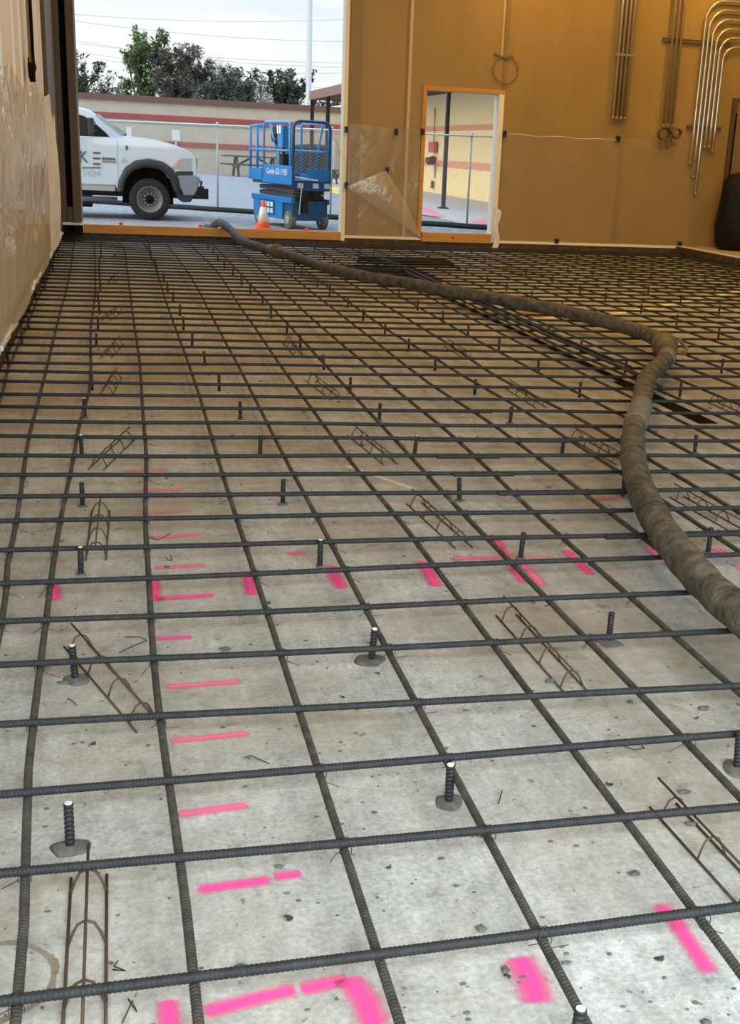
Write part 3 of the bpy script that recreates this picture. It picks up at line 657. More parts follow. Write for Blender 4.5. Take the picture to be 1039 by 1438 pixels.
for px, py, lab in LEAF:
    p = G(px,py,0); mb = MB(); a = rnd.uniform(0,6); r = rnd.uniform(.006,.010)
    mb.grid(lambda u,v: ((u-.5)*2.4*r*(1-abs(v-.5)), (v-.5)*2*r, .003+.006*math.sin(5*u+a)*(v)+.003*u), 5, 4)
    o = obj('dry_leaf', mb, M_leafdry, None, True, loc=p); o.rotation_euler = (0,0,a); tag(o, 'small dry leaf scrap '+lab, 'leaf', 'dry leaf scraps on the slab')
WIRES = [([(343,1064),(352,1063),(378,1072)],'left of the second front dowel'),([(176,894),(197,896),(206,899),(185,910),(167,916)],'bent in a V beside the leaning chair'),([(95,980),(101,986),(108,990)],'below the leaning chair dowel'),([(205,752),(222,760),(240,748)],'over a worn pink dash'),([(158,1361),(176,1366),(160,1356),(166,1352)],'beside the bottom left chair'),([(172,1436),(186,1408),(192,1420),(180,1406)],'by the bottom left pink blob'),
         ([(233,782),(236,788),(241,787),(240,781)],'curled behind the pink L'),([(868,1044),(890,1055),(905,1050),(898,1046)],'curled by a right crossing'),([(700,1128),(705,1112)],'under a bar at centre right')]
for pxs, lab in WIRES:
    mb = MB(); mb.tube([Vector((*G(x,y,.004).xy, .003+.006*(i % 2))) for i,(x,y) in enumerate(pxs)],.0016,5)
    tag(obj('wire_scrap', mb, M_tie, None, True), 'scrap of tie wire '+lab, 'wire', 'tie wire scraps on the slab')

# ------------------------------------------------------------------ concrete pump hose
HP = [(1.56,21.6,.188),(1.60,21.2,.20),(1.66,20.8,.30),(1.72,20.4,.345),(1.83,19.6,.27),(1.90,18.76,.19),(2.08,17.81,.172),(2.27,17.1,.172),(2.44,15.93,.172),(2.60,14.9,.172),(2.86,14.07,.172),(3.17,13.51,.172),(3.49,12.79,.172),(3.81,12.19,.172),(4.08,11.58,.172),(4.33,11.0,.172),(4.46,10.38,.172),(4.52,9.8,.172),(4.50,9.35,.172),(4.40,8.98,.172),(4.17,8.45,.172),(3.89,8.0,.172),(3.67,7.68,.172),(3.46,7.30,.172),(3.24,6.85,.172),(3.03,6.43,.172),(2.83,6.05,.172),(2.64,5.64,.172),(2.46,5.21,.172),(2.305,4.78,.172),(2.185,4.38,.172),(2.10,4.03,.172),(2.045,3.74,.172),(2.01,3.49,.172),(2.0,3.2,.172),(2.0,2.7,.172),(2.05,2.0,.172)]
def catmull(P, n):
    P = [Vector(p) for p in P]; out = []
    for i in range(len(P)-1):
        a, b, c, d = P[max(i-1,0)], P[i], P[i+1], P[min(i+2,len(P)-1)]
        for k in range(n):
            t = k/n; out.append(.5*((2*b)+(c-a)*t+(2*a-5*b+4*c-d)*t*t+(3*b-a-3*c+d)*t**3))
    out.append(P[-1]); return out
HP = [G(x,y,.172) if False else Vector((x,y,z)) for x,y,z in HP]
hp = catmull(HP, 6)
hose = thing('pump_hose', 'thick muddy concrete pump hose snaking over the mat from the opening', 'hose', (0,0,0))
mb = MB(); mb.tube(hp, [.066+.0022*math.sin(i*1.3)+.0018*math.sin(i*.47) for i in range(len(hp))], 18); obj('hose_body', mb, M_hose, hose, True)
def sleeve(i, L, prof, m, name):
    p = hp[i]; d = (hp[i+1]-hp[i-1]).normalized(); q = [p+d*(t*L) for t,_ in prof]; mb = MB(); mb.tube(q,[r for _,r in prof],18); return obj(name, mb, m, hose, True)
def idx(y): return min(range(len(hp)), key=lambda k: abs(hp[k].y-y))
i1 = idx(17.3); sleeve(i1,.5,[(-.6,.07),(-.55,.078),(-.1,.078),(-.08,.105),(.08,.105),(.1,.078),(.55,.078),(.6,.07)],M_clamp,'coupling')
i2 = idx(8.95); sleeve(i2,.36,[(-.6,.07),(-.55,.08),(-.12,.08),(-.1,.108),(.1,.108),(.12,.08),(.55,.08),(.6,.07)],M_clamp,'coupling')
mb = MB(); p = hp[i2]; mb.tube([p+Vector((.08,0,.02)),p+Vector((.16,.05,.04)),p+Vector((.2,.0,-.02)),p+Vector((.14,-.1,-.05)),p+Vector((.05,-.1,-.03))],.018,8); obj('coupling_lever', mb, M_clamp, hose, True)
sleeve(idx(8.35),.2,[(-.6,.068),(-.5,.0715),(.5,.0715),(.6,.068)],M_tape,'tape_wrap'); sleeve(idx(6.35),.5,[(-.6,.067),(-.5,.0705),(.5,.0705),(.6,.067)],M_tape,'tape_wrap')
#OUTSIDE
# ------------------------------------------------------------------ outside: lot, fence, truck, lift, buildings, trees
GZ = .12
gr = MB(); gr.box((-40,WY+.23,GZ-.3),(60,31.2,GZ)); ground = struct('ground', gr, M_ground, 'grey gravel lot outside the loading opening', 'ground')
as_ = MB(); as_.box((-60,31.2,GZ-.3),(70,120,GZ)); yard = struct('yard', as_, M_asph, 'smooth grey asphalt yard beyond the chain link fence', 'ground')
ap = MB(); ap.box((-.48,WY-.02,0),(3.72,WY+.24,.127)); ap.box((5.17,WY-.02,0),(6.42,WY+.24,.147)); struct('threshold', ap, M_fin, 'concrete thresholds in the two openings', 'threshold')

# L shaped block building
wingX = (G(596,270,GZ).x+G(689,284.7,GZ).x)/2
fy = G(330,245,GZ).y
def stripe_z(px, py, Y): return W(px,py,Y).z
H1 = W(300,148.5,fy).z; s1a, s1b = W(300,165.5,fy).z, W(300,173,fy).z; s2a, s2b = W(300,201.5,fy).z, W(300,208.5,fy).z
fa = .03*0
bld = MB(); bld.box((-40,fy,GZ-.2),(wingX,fy+14,H1)); bo = tag(obj('block_building', bld, M_blockc), 'long tan block building with red bands across the yard', 'building')
mb = MB(); mb.box((-40,fy-.06,s1b),(wingX,fy-.001,s1a)); obj('red_band', mb, M_red, bo)
mb = MB(); mb.box((-40,fy-.06,s2b),(wingX,fy-.001,s2a)); obj('red_band', mb, M_red, bo)
mb = MB(); mb.box((-40,fy-.04,s1b-.16),(wingX,fy-.001,s1b-.04)); obj('grey_band', mb, M_grey, bo)
mb = MB(); mb.box((-40,fy-.12,H1),(wingX,fy+.4,H1+.28)); obj('coping', mb, M_cap, bo)
p1 = LW(640,183.5,wingX); zt, zb = LW(640,176.7,wingX).z, p1.z; z2t, z2b = LW(640,226.5,wingX).z, LW(640,235.5,wingX).z
wn = MB(); wn.box((wingX,22.5,GZ-.2),(wingX+14,fy+14,H1+.5)); M_blockw = mat('bright_lit_block', (.84,.68,.37), .85, var=(.87,.73,.43), scale=1.6, bump=.3, bscale=4); M_redw = mat('bright_lit_band', (.72,.33,.25), .85)  # strong light on the wing is put into its block and band colours
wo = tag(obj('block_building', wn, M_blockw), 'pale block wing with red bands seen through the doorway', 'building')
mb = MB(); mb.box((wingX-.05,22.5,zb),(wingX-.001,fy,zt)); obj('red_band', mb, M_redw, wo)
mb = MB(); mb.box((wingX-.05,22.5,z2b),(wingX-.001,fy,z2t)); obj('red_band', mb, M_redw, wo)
# sidewalk and canopy of the wing
pst = G(622,294,GZ); canX = pst.x-.15
wk = MB(); wk.box((canX-1.2,22.5,GZ-.1),(wingX-.06,fy-.2,GZ+.02)); walk = struct('sidewalk', wk, M_walk, 'grey sidewalk along the block wing', 'path')
endY = (W(434,140,40)).y; ez = None
# canopy: far end where its left tip shows
lo = 30.
for k in range(200):
    q = W(434,140,lo)
    if q.x >= canX*(1-1e-9) and False: break
    lo += .1
dE = ray(434,140); cYe = canX/dE.x*dE.y; cz0 = (EYE+dE*(canX/dE.x)).z
dT = ray(482,117); cz1 = (EYE+dT*(canX/dT.x)).z
t = thing('canopy', 'brown walkway canopy on dark posts along the block wing', 'canopy', (canX,30,GZ+.02))
def lc(x,y,z): return (x-canX,y-30,z-GZ-.02)
mb = MB(); mb.box(lc(canX,24,cz0),lc(canX+.12,cYe,cz1)); mb.box(lc(canX+.12,cYe-.12,cz0),lc(wingX-.06,cYe,cz1)); obj('fascia', mb, M_awn, t)
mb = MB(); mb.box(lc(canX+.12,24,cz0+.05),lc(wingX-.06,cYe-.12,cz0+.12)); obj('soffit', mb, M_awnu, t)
mb = MB(); mb.add([lc(canX+.02,24,cz1),lc(canX+.02,cYe,cz1),lc(wingX-.06,cYe,cz1+.45),lc(wingX-.06,24,cz1+.45)],[(0,1,2,3)]); obj('roof', mb, M_awn, t)
for px in (438.5,460.5):
    d = ray(px,145); yy = (canX+.2)/d.x*d.y; mb = MB(); mb.box(lc(canX+.12,yy-.08,GZ+.02),lc(canX+.28,yy+.08,cz0+.06)); obj('post', mb, M_post, t)
mb = MB(); mb.box(lc(canX+.1,pst.y-.06,GZ+.02),lc(canX+.2,pst.y+.06,cz0+.06)); mb.box(lc(canX+.02,pst.y-.14,GZ+.02),lc(canX+.28,pst.y+.14,GZ+.06)); obj('post', mb, M_post, t)
# fire box and valve on the wing wall
p = LW(609,206.5,wingX-.06); mb = MB(); mb.box((p.x-.14,p.y-.5,p.z-.2),(p.x,p.y+.3,p.z+.2)); tag(obj('alarm_box', mb, M_firered, None, bevel=.01), 'red fire alarm box on the block wing wall', 'alarm box')
p = LW(610,226,wingX-.06); t = thing('wall_hydrant', 'dark two-outlet valve on the wing wall below the red box', 'valve', (p.x,p.y,p.z))
mb = MB(); mb.lathe([(.16,0),(.18,-.05),(.12,-.2),(.10,-.35)],14,(0,0,.02),'x'); obj('valve_body', mb, M_bronze, t, True)
mb = MB(); mb.tube([(-.3,0,0),(-.35,-.4,-.03),(-.4,-.75,-.04)],.07,10); mb.lathe([(.11,-.02),(.11,.06)],12,(-.4,-.78,-.04),'y'); obj('outlet', mb, M_bronze, t, True)
mb = MB(); mb.box((-.06,-.12,-.62),(-.005,.12,-.2)); obj('tag_plate', mb, M_sign, t)
p = LW(607.5,259,wingX-.06); mb = MB(); mb.box((p.x-.05,p.y-.1,p.z-.14),(p.x,p.y+.1,p.z+.14)); tag(obj('outlet_box', mb, M_bronze, None), 'tiny dark outlet box low on the wing wall', 'outlet')
p = LW(611,175,wingX-.06); mb = MB(); mb.tube([(p.x-.03,p.y,1.9),(p.x-.03,p.y,3.3)],.03,8); tag(obj('wall_conduit', mb, M_grey, None, True), 'thin conduit up the wing wall above the red box', 'conduit')
# painted patches
def patch(pxs, m, parent, name, z):
    pts = [G(x,y,z) for x,y in pxs]; mb = MB(); mb.add(pts,[tuple(range(len(pts)))]); return obj(name, mb, m, parent)
M_pinkwash = mat('pink_wash', (.90,.25,.36), .9, var=(.75,.42,.45), scale=2)
patch([(592,289),(601,290.5),(612,296),(627,304),(618,305),(604,303),(590,301)], M_pinkwash, walk, 'paint_mark', GZ+.024)
patch([(661,310.5),(670,307.5),(700,308),(700,320),(686,319),(672,315.5)], M_pinkwash, walk, 'paint_mark', GZ+.024)
mb = MB(); a, b = G(452,268,GZ), G(486,274,GZ); mb.obox((a.x,a.y,GZ+.10),(b.x,b.y,GZ+.10),.5,.2); tag(obj('wheel_stop', mb, M_ylw, None, bevel=.03), 'yellow concrete wheel stop behind the fence by the scissor lift', 'wheel stop')

# chain link fence
fa_, fb_ = G(40,279,GZ), G(720,325,GZ); fd = (fb_-fa_).normalized()
fa_ = fa_-fd*2; FL = (fb_-fa_).length+6
ang = math.atan2(fd.y,fd.x)
fp = G(305,296,GZ); 
fh = W(305,176,fp.y).z-GZ
t = thing('chain_link_fence', 'galvanised chain link fence across the lot behind truck and lift', 'fence', (fa_.x,fa_.y,GZ), ang)
mb = MB(); pit = .075; n = int(FL/pit)
for k in range(-int(fh/pit),n):
    for s in (1,-1):
        x0, x1, z0, z1 = (k*pit, k*pit+fh, 0, fh) if s > 0 else (k*pit+fh, k*pit, 0, fh)
        if min(x0,x1) < 0 or max(x0,x1) > FL: continue
        mb.tube([(x0,.0+.006*s,z0+.03),(x1,.006*s,z1)],.0022,3,False)
obj('chain_link', mb, M_chain, t)
mb = MB(); mb.tube([(0,0,fh),(FL,0,fh)],.019,8); obj('top_rail', mb, M_galv, t, True)
mb = MB(); mb.tube([(0,0,.05),(FL,0,.05)],.018,8); obj('bottom_rail', mb, M_galv, t, True)
def onf(px): 
    lo_, hi_ = 0, FL
    for _ in range(40):
        m_ = (lo_+hi_)/2; q = fa_+fd*m_; d = q-EYE; z = d.dot(FW)
        if PPX+FPX*d.dot(RT)/z < px: lo_ = m_
        else: hi_ = m_
    return lo_
for px in (125,305,463,542,654.5,760):
    s = onf(px); mb = MB(); mb.tube([(s,.03,0),(s,.03,fh+.03)],.023,8); mb.lathe([(.036,fh+.0),(.036,fh+.05),(.01,fh+.07)],8,(s,.03,0)); obj('fence_post', mb, M_galv, t, True)
mb = MB(); pts = [(FL*i/60,-.12+.03*math.sin(i*1.7),.055) for i in range(61)]; mb.tube(pts,.055,8)
o = obj('silt_sock', mb, M_sock, None, True, loc=(fa_.x,fa_.y,GZ)); o.rotation_euler = (0,0,ang); tag(o, 'long black silt sock lying along the foot of the fence', 'sock')

# pickup truck
Yt = G(210.5,309.5,GZ).y; wx = W(210.3,280,Yt); TX = wx.x
def T(px, py): q = W(px,py,Yt); return (q.x-TX, q.z-GZ)
TW = 2.02
t = thing('pickup_truck', 'white heavy pickup truck with black fender flares parked outside the loading opening', 'truck', (TX,Yt,GZ))
wr_ = W(210.3,280,Yt).z-GZ; 
arch = [T(164.5,268),T(167.5,254),T(175,237),T(190,226.3),T(209,223.6),T(228,228),T(242,237.6),T(249.5,250),T(253,266)]
hoodp = [T(276.5,246),T(276.3,232),T(275,222),T(271,216.5),T(263,211),T(249,205),T(232,199.5),T(212,195),T(195,192.5),T(179,190.8)]
sill = T(165,197.5); zb = T(150,260)[1]; zs = T(120,192.3)[1]
cabx = -4.55
body = [(cabx+.0,zb),(arch[0][0]-.02,zb)]+arch+[T(256,268)]+hoodp+[(T(165,192)[0],zs+.02),(-2.35,zs+.0),(cabx,zs+.0)]
mb = MB(); n = len(body); ins = [(x,z) for x,z in body]
mb.prism(body, 0, TW); obj('body', mb, M_truck, t, False, .05)
rk = MB(); rk.box((cabx,.03,zb-.11),(arch[0][0]-.03,TW-.03,zb+.01)); obj('rocker_panel', rk, mat('dusty_white', (.5,.48,.42),.6), t, bevel=.02)
roofz = T(112,149.6)[1]
gh = [(-2.3,zs-.02),(T(177.6,191)[0],zs-.02),(T(160,177.5)[0],T(160,177.5)[1]),(T(135,160.5)[0],T(135,160.5)[1]),(T(126,154)[0],T(126,154)[1]),(T(115,150.5)[0],roofz-.015),(T(107,149)[0],roofz),(-2.0,roofz+.02),(-2.22,roofz-.06)]
def inset(z): return .0+.20*max(0,(z-zs)/(roofz-zs))
mb = MB(); n = len(gh); vs = [(x,.02+inset(z),z) for x,z in gh]+[(x,TW-.02-inset(z),z) for x,z in gh]
mb.add(vs,[tuple(range(n)),tuple(range(2*n-1,n-1,-1))]+[((i+1)%n,i,n+i,n+(i+1)%n) for i in range(n)]); obj('cab', mb, M_truck, t, False, .035)
def side_poly(pxs, m, name, off=.012, parent=None):
    pts = [T(*p) for p in pxs]; vs = [(x,.02+inset(z)-off,z) for x,z in pts]; vs2 = [(x,.02+inset(z)+.01,z) for x,z in pts]; n = len(pts)
    mb = MB(); mb.add(vs+vs2,[tuple(range(n)),tuple(range(2*n-1,n-1,-1))]+[((i+1)%n,i,n+i,n+(i+1)%n) for i in range(n)]); return obj(name, mb, m, parent or t)
side_poly([(88,157),(107.3,159.5),(118,162.8),(129,169.3),(147.5,185.5),(158.5,197.0),(88,191.3)], M_glass, 'side_window')
mb = MB(); a, b = T(174.5,189.2), T(134,161.5)
ya, yb = .10+inset(a[1]), .12+inset(b[1])
mb.add([(a[0]+.03,ya,a[1]+.015),(a[0]+.03,TW-ya,a[1]+.015),(b[0]+.03,TW-yb,b[1]+.02),(b[0]+.03,yb,b[1]+.02)],[(0,1,2,3)]); o = obj('windshield', mb, M_wsh, t); sm = o.modifiers.new('S','SOLIDIFY'); sm.thickness = .02
side_poly([(134,160.8),(137,161.8),(176,189),(172,190)], M_wsh, 'windshield_edge', .02)
# flare: ring band around the arch
inner = [T(172.8,268),T(176.6,251.6),T(186,240),T(203.6,234.5),T(224.5,237.5),T(238,250),T(244,268)]
outer = [T(163.5,269),T(166.8,253.6),T(174.6,236.2),T(190,225.6),T(209,222.8),T(228.5,227.3),T(242.3,236.8),T(250.2,249.7),T(254,273)]
def res(P, n):
    L_ = [0]
    for a, b in zip(P[:-1],P[1:]): L_.append(L_[-1]+math.dist(a,b))
    out = []
    for i in range(n):
        s = L_[-1]*i/(n-1); k = max(j for j in range(len(P)-1) if L_[j] <= s+1e-9); q = (s-L_[k])/max(1e-9,L_[k+1]-L_[k]); out.append((P[k][0]+(P[k+1][0]-P[k][0])*q, P[k][1]+(P[k+1][1]-P[k][1])*q))
    return out
I, O = res(inner,20), res(outer,20); mb = MB(); vs = []
for (ix,iz),(ox,oz) in zip(I,O): vs += [(ix,-.075,iz),(ox,-.04,oz),(ox,.05,oz),(ix,.25,iz)]
mb.add(vs,[(4*i+a,4*i+b,4*i+4+b,4*i+4+a) for i in range(19) for a,b in ((0,1),(1,2),(2,3),(3,0))]); obj('fender_flare', mb, M_flare, t, True)
mb = MB(); mb.prism([(x,z) for x,z in res(inner,14)]+[(T(244,274)[0],.3),(T(172,274)[0],.3)], .24, .9); obj('wheel_well', mb, M_dark, t)
# wheels
def wheel(x, y, label=None, face=-1):
    R = wr_; mb = MB(); mb.lathe([(R*.60,-.14),(R*.66,-.15),(R*.93,-.145),(R*.985,-.12),(R,-.08),(R,.08),(R*.985,.12),(R*.9,.15),(R*.6,.14)],36,(x,y,R),'y'); w = obj('wheel', mb, M_tyre, t, True)
    mb = MB(); mb.lathe([(R*.63,-.142),(R*.60,-.15),(R*.57,-.11),(R*.46,-.085),(R*.30,-.12),(R*.28,-.12),(R*.28,-.06)],32,(x,y,R),'y'); obj('rim', mb, M_rim, w, True)
    mb = MB(); mb.lathe([(R*.20,-.10),(R*.19,-.17),(R*.15,-.19)],20,(x,y,R),'y'); obj('hub', mb, M_dark, w, True)
    for k in range(10):
        th = 2*math.pi*k/10; mb = MB(); mb.lathe([(.018,-.11),(.018,-.155)],6,(x+R*.265*math.cos(th),y,R+R*.265*math.sin(th)),'y'); obj('lug_nut', mb, M_chrome, w)
    return w
wheel(0,.12); wheel(0,TW-.12); wheel(-3.7,.12); wheel(-3.7,TW-.12)
# lamps, grille, bumper
side_poly([(242,235.2),(249.5,224.5),(258,222.3),(269.5,222.8),(268,239.2),(255,239.6)], M_lamp, 'headlamp', .03)
side_poly([(242.5,234.6),(250,224.2),(253,223.6),(246.8,236.4)], M_amber, 'marker_lens', .036)
x0, z0 = T(267,224); x1, z1 = T(279,240)
mb = MB()
for k in range(4): mb.box((x0-.02,.12,z1+.03+k*(z0-z1)/4),(x1-.015,TW-.12,z1+.03+k*(z0-z1)/4+.05))
mb.box((x0-.05,.1,z1),(x1-.05,TW-.1,z0)); obj('grille', mb, M_chrome, t, bevel=.01)
mb = MB(); bp = [T(247,246.2),T(272,246),T(279.5,248.5),T(280.5,256),T(277.5,266),T(273,275),T(257.5,275),T(251,262)]
mb.prism(bp, -.02, TW+.02); obj('bumper', mb, M_chrome, t, bevel=.03)
mb = MB(); bp = [T(247,240.5),T(271,240.5),T(271,246.4),T(247,246.4)]; mb.prism(bp,-.008,TW+.008); obj('bumper_filler', mb, M_flare, t)
mb = MB(); bp = [T(246,270),T(273,275.2),T(268,284),T(257,284.5),T(249,279)]; mb.prism(bp,.03,TW-.03); obj('air_dam', mb, M_flare, t, bevel=.02)
mb = MB(); a = T(280,262); mb.tube([(a[0]-.06,.4,a[1]-.06),(a[0]+.05,.4,a[1]-.06),(a[0]+.07,.4,a[1]+.08),(a[0]-.04,.4,a[1]+.1)],.025,8); obj('tow_hook', mb, M_flare, t, True)
mb = MB(); a = T(276,274.5); b = T(280,277.5); mb.tube([(a[0]-.1,.2,a[1]+.02),(b[0],.15,b[1])],.02,8); obj('skid_bar', mb, M_flare, t, True)
mb = MB(); a = T(274,247); mb.blob((a[0]+.06,.16,a[1]-.07),(.05,.09,.07),.05); obj('fog_lamp', mb, M_lamp, t, True)
# seams, handle, mirror, badge, lettering
mb = MB(); a, b = T(164.3,199), T(164.3,259); mb.box((a[0]-.008,-.004,b[1]),(a[0]+.008,.02,a[1])); a = T(60,195); mb.box((-1.62,-.004,zb+.02),(-1.605,.02,zs)); obj('door_seam', mb, M_inkl, t)
mb = MB(); a = T(178,207.5); mb.box((a[0]-.02,-.01,a[1]-.04),(a[0]+.02,.01,a[1]+.04)); obj('marker_vent', mb, M_ink, t)
mb = MB(); a = T(122,197); mb.tube([(a[0]-.30,-.03,a[1]-.22),(a[0]-.1,-.05,a[1]-.215)],.025,8); obj('door_handle', mb, M_chrome, t, True)
mb = MB(); a = T(131,183); mb.box((a[0]-.09,-.30,a[1]-.10),(a[0]+.02,-.08,a[1]+.22)); mb.obox((a[0],-.1,a[1]-.02),(a[0]+.06,.1,a[1]-.02),.05,.05); mi = obj('mirror', mb, M_flare, t, bevel=.03)
mb = MB(); mb.blob((a[0]+.015,-.22,a[1]+.14),(.04,.06,.05),.05); obj('mirror_lamp', mb, M_lamp, mi, True)
mb = MB(); a, b = T(172,190), T(178,191.3); mb.obox((a[0]-.1,.5,a[1]-.0),(b[0],.45,b[1]+.03),.04,.03); obj('wiper', mb, M_flare, t)
def Mside(px, py, off=-.012): a = T(px,py); return Matrix.Translation((a[0],off,a[1])) @ Matrix.Rotation(math.pi/2,4,'X')
U = abs(T(200,250)[0]-T(100,250)[0])/100         # metres per pixel on the side of the truck
lettering('lettering','K',23.5*U,M_ink,t,Mside(117.0,221.0),.85)
eb = MB()
for py in (214.5,222.2,230):
    a, b = T(130.5,py), T(141,py); eb.box((a[0],-.012,a[1]-.016),(b[0],-.003,a[1]+.016))
obj('lettering', eb, M_ink, t)
lettering('lettering','1434',12.5*U,M_inkl,t,Mside(128,243.8),1.05)
eb = MB()
for k in range(9):
    a = T(113+k*3.2,235.2); eb.box((a[0],-.010,a[1]-.02),(a[0]+.065,-.003,a[1]+.015))
obj('lettering', eb, mat('faint_lettering', (.62,.66,.68), .5), t)
a, b = T(143,221), T(162.5,225); mb = MB()
for k in range(5): mb.box((a[0]+k*(b[0]-a[0])/5,-.018,b[1]),(a[0]+(k+.78)*(b[0]-a[0])/5,-.003,a[1]))
bd = obj('badge', mb, M_ink, t); a, b = T(143,225.6), T(163,228.6); mb = MB(); mb.box((a[0],-.018,b[1]),(b[0],-.003,a[1])); obj('badge_strip', mb, M_badge, bd)
mb = MB(); q = [T(169,226.5),T(174,219.5),T(175.5,224),T(179.5,227)]; mb.prism(q,-.02,-.002); obj('emblem', mb, M_inkl, t)
# underside: running gear and flat bed
mb = MB(); mb.box((cabx-1.2,.35,.42),(1.15,.5,.62)); mb.box((cabx-1.2,TW-.5,.42),(1.15,TW-.35,.62)); mb.box((-.25,.4,.32),(.25,TW-.4,.5)); obj('chassis', mb, M_under, t)
mb = MB(); a = T(110,279); mb.tube([(cabx,.12,a[1]),(T(165,279)[0],.12,a[1])],.055,10); obj('side_step', mb, M_chrome, t, True)
mb = MB(); mb.lathe([(.16,-1.3),(.17,-1.28),(.17,-.35),(.16,-.33)],16,(-.75,.5,.36),'x'); obj('tank', mb, M_flare, t, True)
mb = MB(); mb.box((cabx-1.3,-.1,zb+.1),(-2.45,TW+.1,zb+.28)); mb.box((-2.6,.05,zb+.28),(-2.5,TW-.05,roofz-.1)); obj('flat_bed', mb, M_under, t)

# scissor lift
LO = G(411,322.5,GZ); LA = math.radians(17)
# end face runs along ex (to the right), long side recedes along ey
def Lp(x,y,z): return (x,y,z)
t = thing('scissor_lift', 'blue scissor lift with folded platform and guard rails outside the opening', 'lift', (LO.x-.02,LO.y,GZ), LA)
WD, LN = .80, 1.86
ch = MB(); ch.box((.03,.05,.16),(WD-.03,LN-.05,.52)); ch.box((0,.02,.46),(.06,LN-.02,.56)); ch.box((WD-.06,.02,.46),(WD,LN-.02,.56)); obj('chassis', ch, M_blued, t, bevel=.01)
pn = MB(); pn.box((-.012,.42,.17),(.03,1.78,.56)); obj('side_panel', pn, M_blue, t, bevel=.008)
pn = MB(); pn.box((-.02,.0,.48),(.06,LN,.58)); obj('side_rail', pn, M_blue, t, bevel=.008)
pn = MB(); pn.box((-.022,.75,.22),(-.011,1.45,.50)); dc = obj('decal', pn, M_blued, t)
st = MB()
for k in range(4):
    for j in range(2): st.box((-.028,.82+k*.15,.25+j*.12),(-.021,.93+k*.15,.34+j*.12))
obj('sticker', st, M_stick, dc)
for x in (.06,WD-.06):
    for y in (.20,LN-.25):
        mb = MB(); mb.lathe([(.06,-.055),(.15,-.06),(.165,-.05),(.165,.05),(.15,.06),(.06,.055)],24,(x,y,.165),'x'); w = obj('wheel', mb, mat('grey_tyre',(.17,.17,.17),.8), t, True)
        mb = MB(); mb.lathe([(.085,-.062),(.07,-.066),(.03,-.07)],16,(x,y,.165),'x'); obj('hub', mb, M_galv, w, True)
sc_ = [ (.60,.05),(.65,.05),(.70,.05),(.75,.05)]
for k, (z, h) in enumerate(sc_):
    for x in (.12,WD-.12):
        mb = MB(); mb.obox((x+.03*(k%2),.12,z+(.02 if k%2 else -.02)),(x+.03*(k%2),LN-.12,z+(-.02 if k%2 else .02)),.045,.07); obj('scissor_arm', mb, M_sciss, t, bevel=.006)
for z in (.60,.67,.74): 
    mb = MB(); mb.tube([(.08,.14,z),(WD-.08,.14,z)],.03,10); obj('pivot_tube', mb, M_sciss, t, True)
mb = MB(); mb.obox((.16,.02,.28),(.20,.0,.80),.10,.02); obj('safety_arm', mb, M_galv, t)
mb = MB(); mb.box((.1,.06,.2),(WD-.1,.12,.60)); mb.box((.22,.0,.3),(.34,.05,.52)); obj('end_plate', mb, M_under, t)
mb = MB(); mb.box((.45,.02,.58),(.62,.1,.76)); obj('control_box', mb, M_under, t)
# platform
pz = .79
mb = MB(); mb.box((0,0,pz),(WD,LN,pz+.10)); obj('platform', mb, M_blued, t, bevel=.008)
mb = MB(); mb.box((-.015,0,pz+.02),(.02,1.36,pz+.36)); obj('toe_board', mb, M_blue, t, bevel=.006)
mb = MB(); mb.box((WD-.02,0,pz+.02),(WD+.015,LN,pz+.20)); obj('toe_board', mb, M_blue, t, bevel=.006)
mb = MB(); mb.box((.30,-.015,pz+.12),(WD-.02,.02,pz+.32)); obj('toe_board', mb, M_blue, t, bevel=.006)
mb = MB(); mb.box((.02,-.02,pz-.08),(WD-.02,.0,pz+.11)); pl = obj('end_board', mb, M_blued, t)
for x in (.10,.42,.66): 
    st = MB(); st.box((x,-.024,pz-.03),(x+.12,-.019,pz+.06)); obj('sticker', st, M_stick, pl)
mb = MB(); mb.box((-.01,1.36,pz+.13),(WD-.04,1.98,pz+.22)); mb.box((-.03,1.36,pz+.06),(.0,1.98,pz+.28)); ex = obj('extension_deck', mb, M_blue, t, bevel=.006)
mb = MB(); mb.obox((.05,-.02,pz+.17),(.45,-.16,pz+.12),.16,.02); obj('step_plate', mb, M_wlet, t)
# rails
rz0, rz1, rzm = pz+.1, 1.95, 1.42
def rail(pts, name, m, r=.022): mb = MB(); mb.tube(pts,r,10); return obj(name, mb, m, t, True)
def hoop(x0,x1,z0,z1,y,R=.14):
    P = [(x0,y,z0),(x0,y,z1-R)]+[(x0+R-R*math.cos(a),y,z1-R+R*math.sin(a)) for a in [math.pi/2*k/6 for k in range(1,7)]]
    P += [(x1-R+R*math.sin(a),y,z1-R+R*math.cos(a)) for a in [math.pi/2*k/6 for k in range(0,7)]]+[(x1,y,z0)]; return P
rail(hoop(.02,WD-.02,rz0,rz1,.01), 'end_gate', M_blued, .030)
rail([(.02,.01,rzm),(WD-.02,.01,rzm)], 'mid_rail', M_bluel, .020)
def hoopy(y0,y1,z0,z1,x,R=.1):
    return [(x,a,c) for a,_,c in hoop(y0,y1,z0,z1,0,R)]
rail(hoopy(.10,1.30,rz0,rz1-.02,.0), 'side_rail', M_bluel); rail(hoopy(.10,1.30,rz0,rz1-.02,WD), 'side_rail', M_bluel)
rail([(.0,.1,rzm),(.0,1.96,rzm)], 'mid_rail', M_bluel); rail([(WD,.1,rzm),(WD,1.96,rzm)], 'mid_rail', M_bluel)
rail([(.0,1.30,rz0),(.0,1.30,rz1-.06),(.0,1.96,rz1-.10)], 'extension_rail', M_bluel); rail([(WD,1.30,rz0),(WD,1.30,rz1-.06),(WD,1.96,rz1-.10)], 'extension_rail', M_bluel)
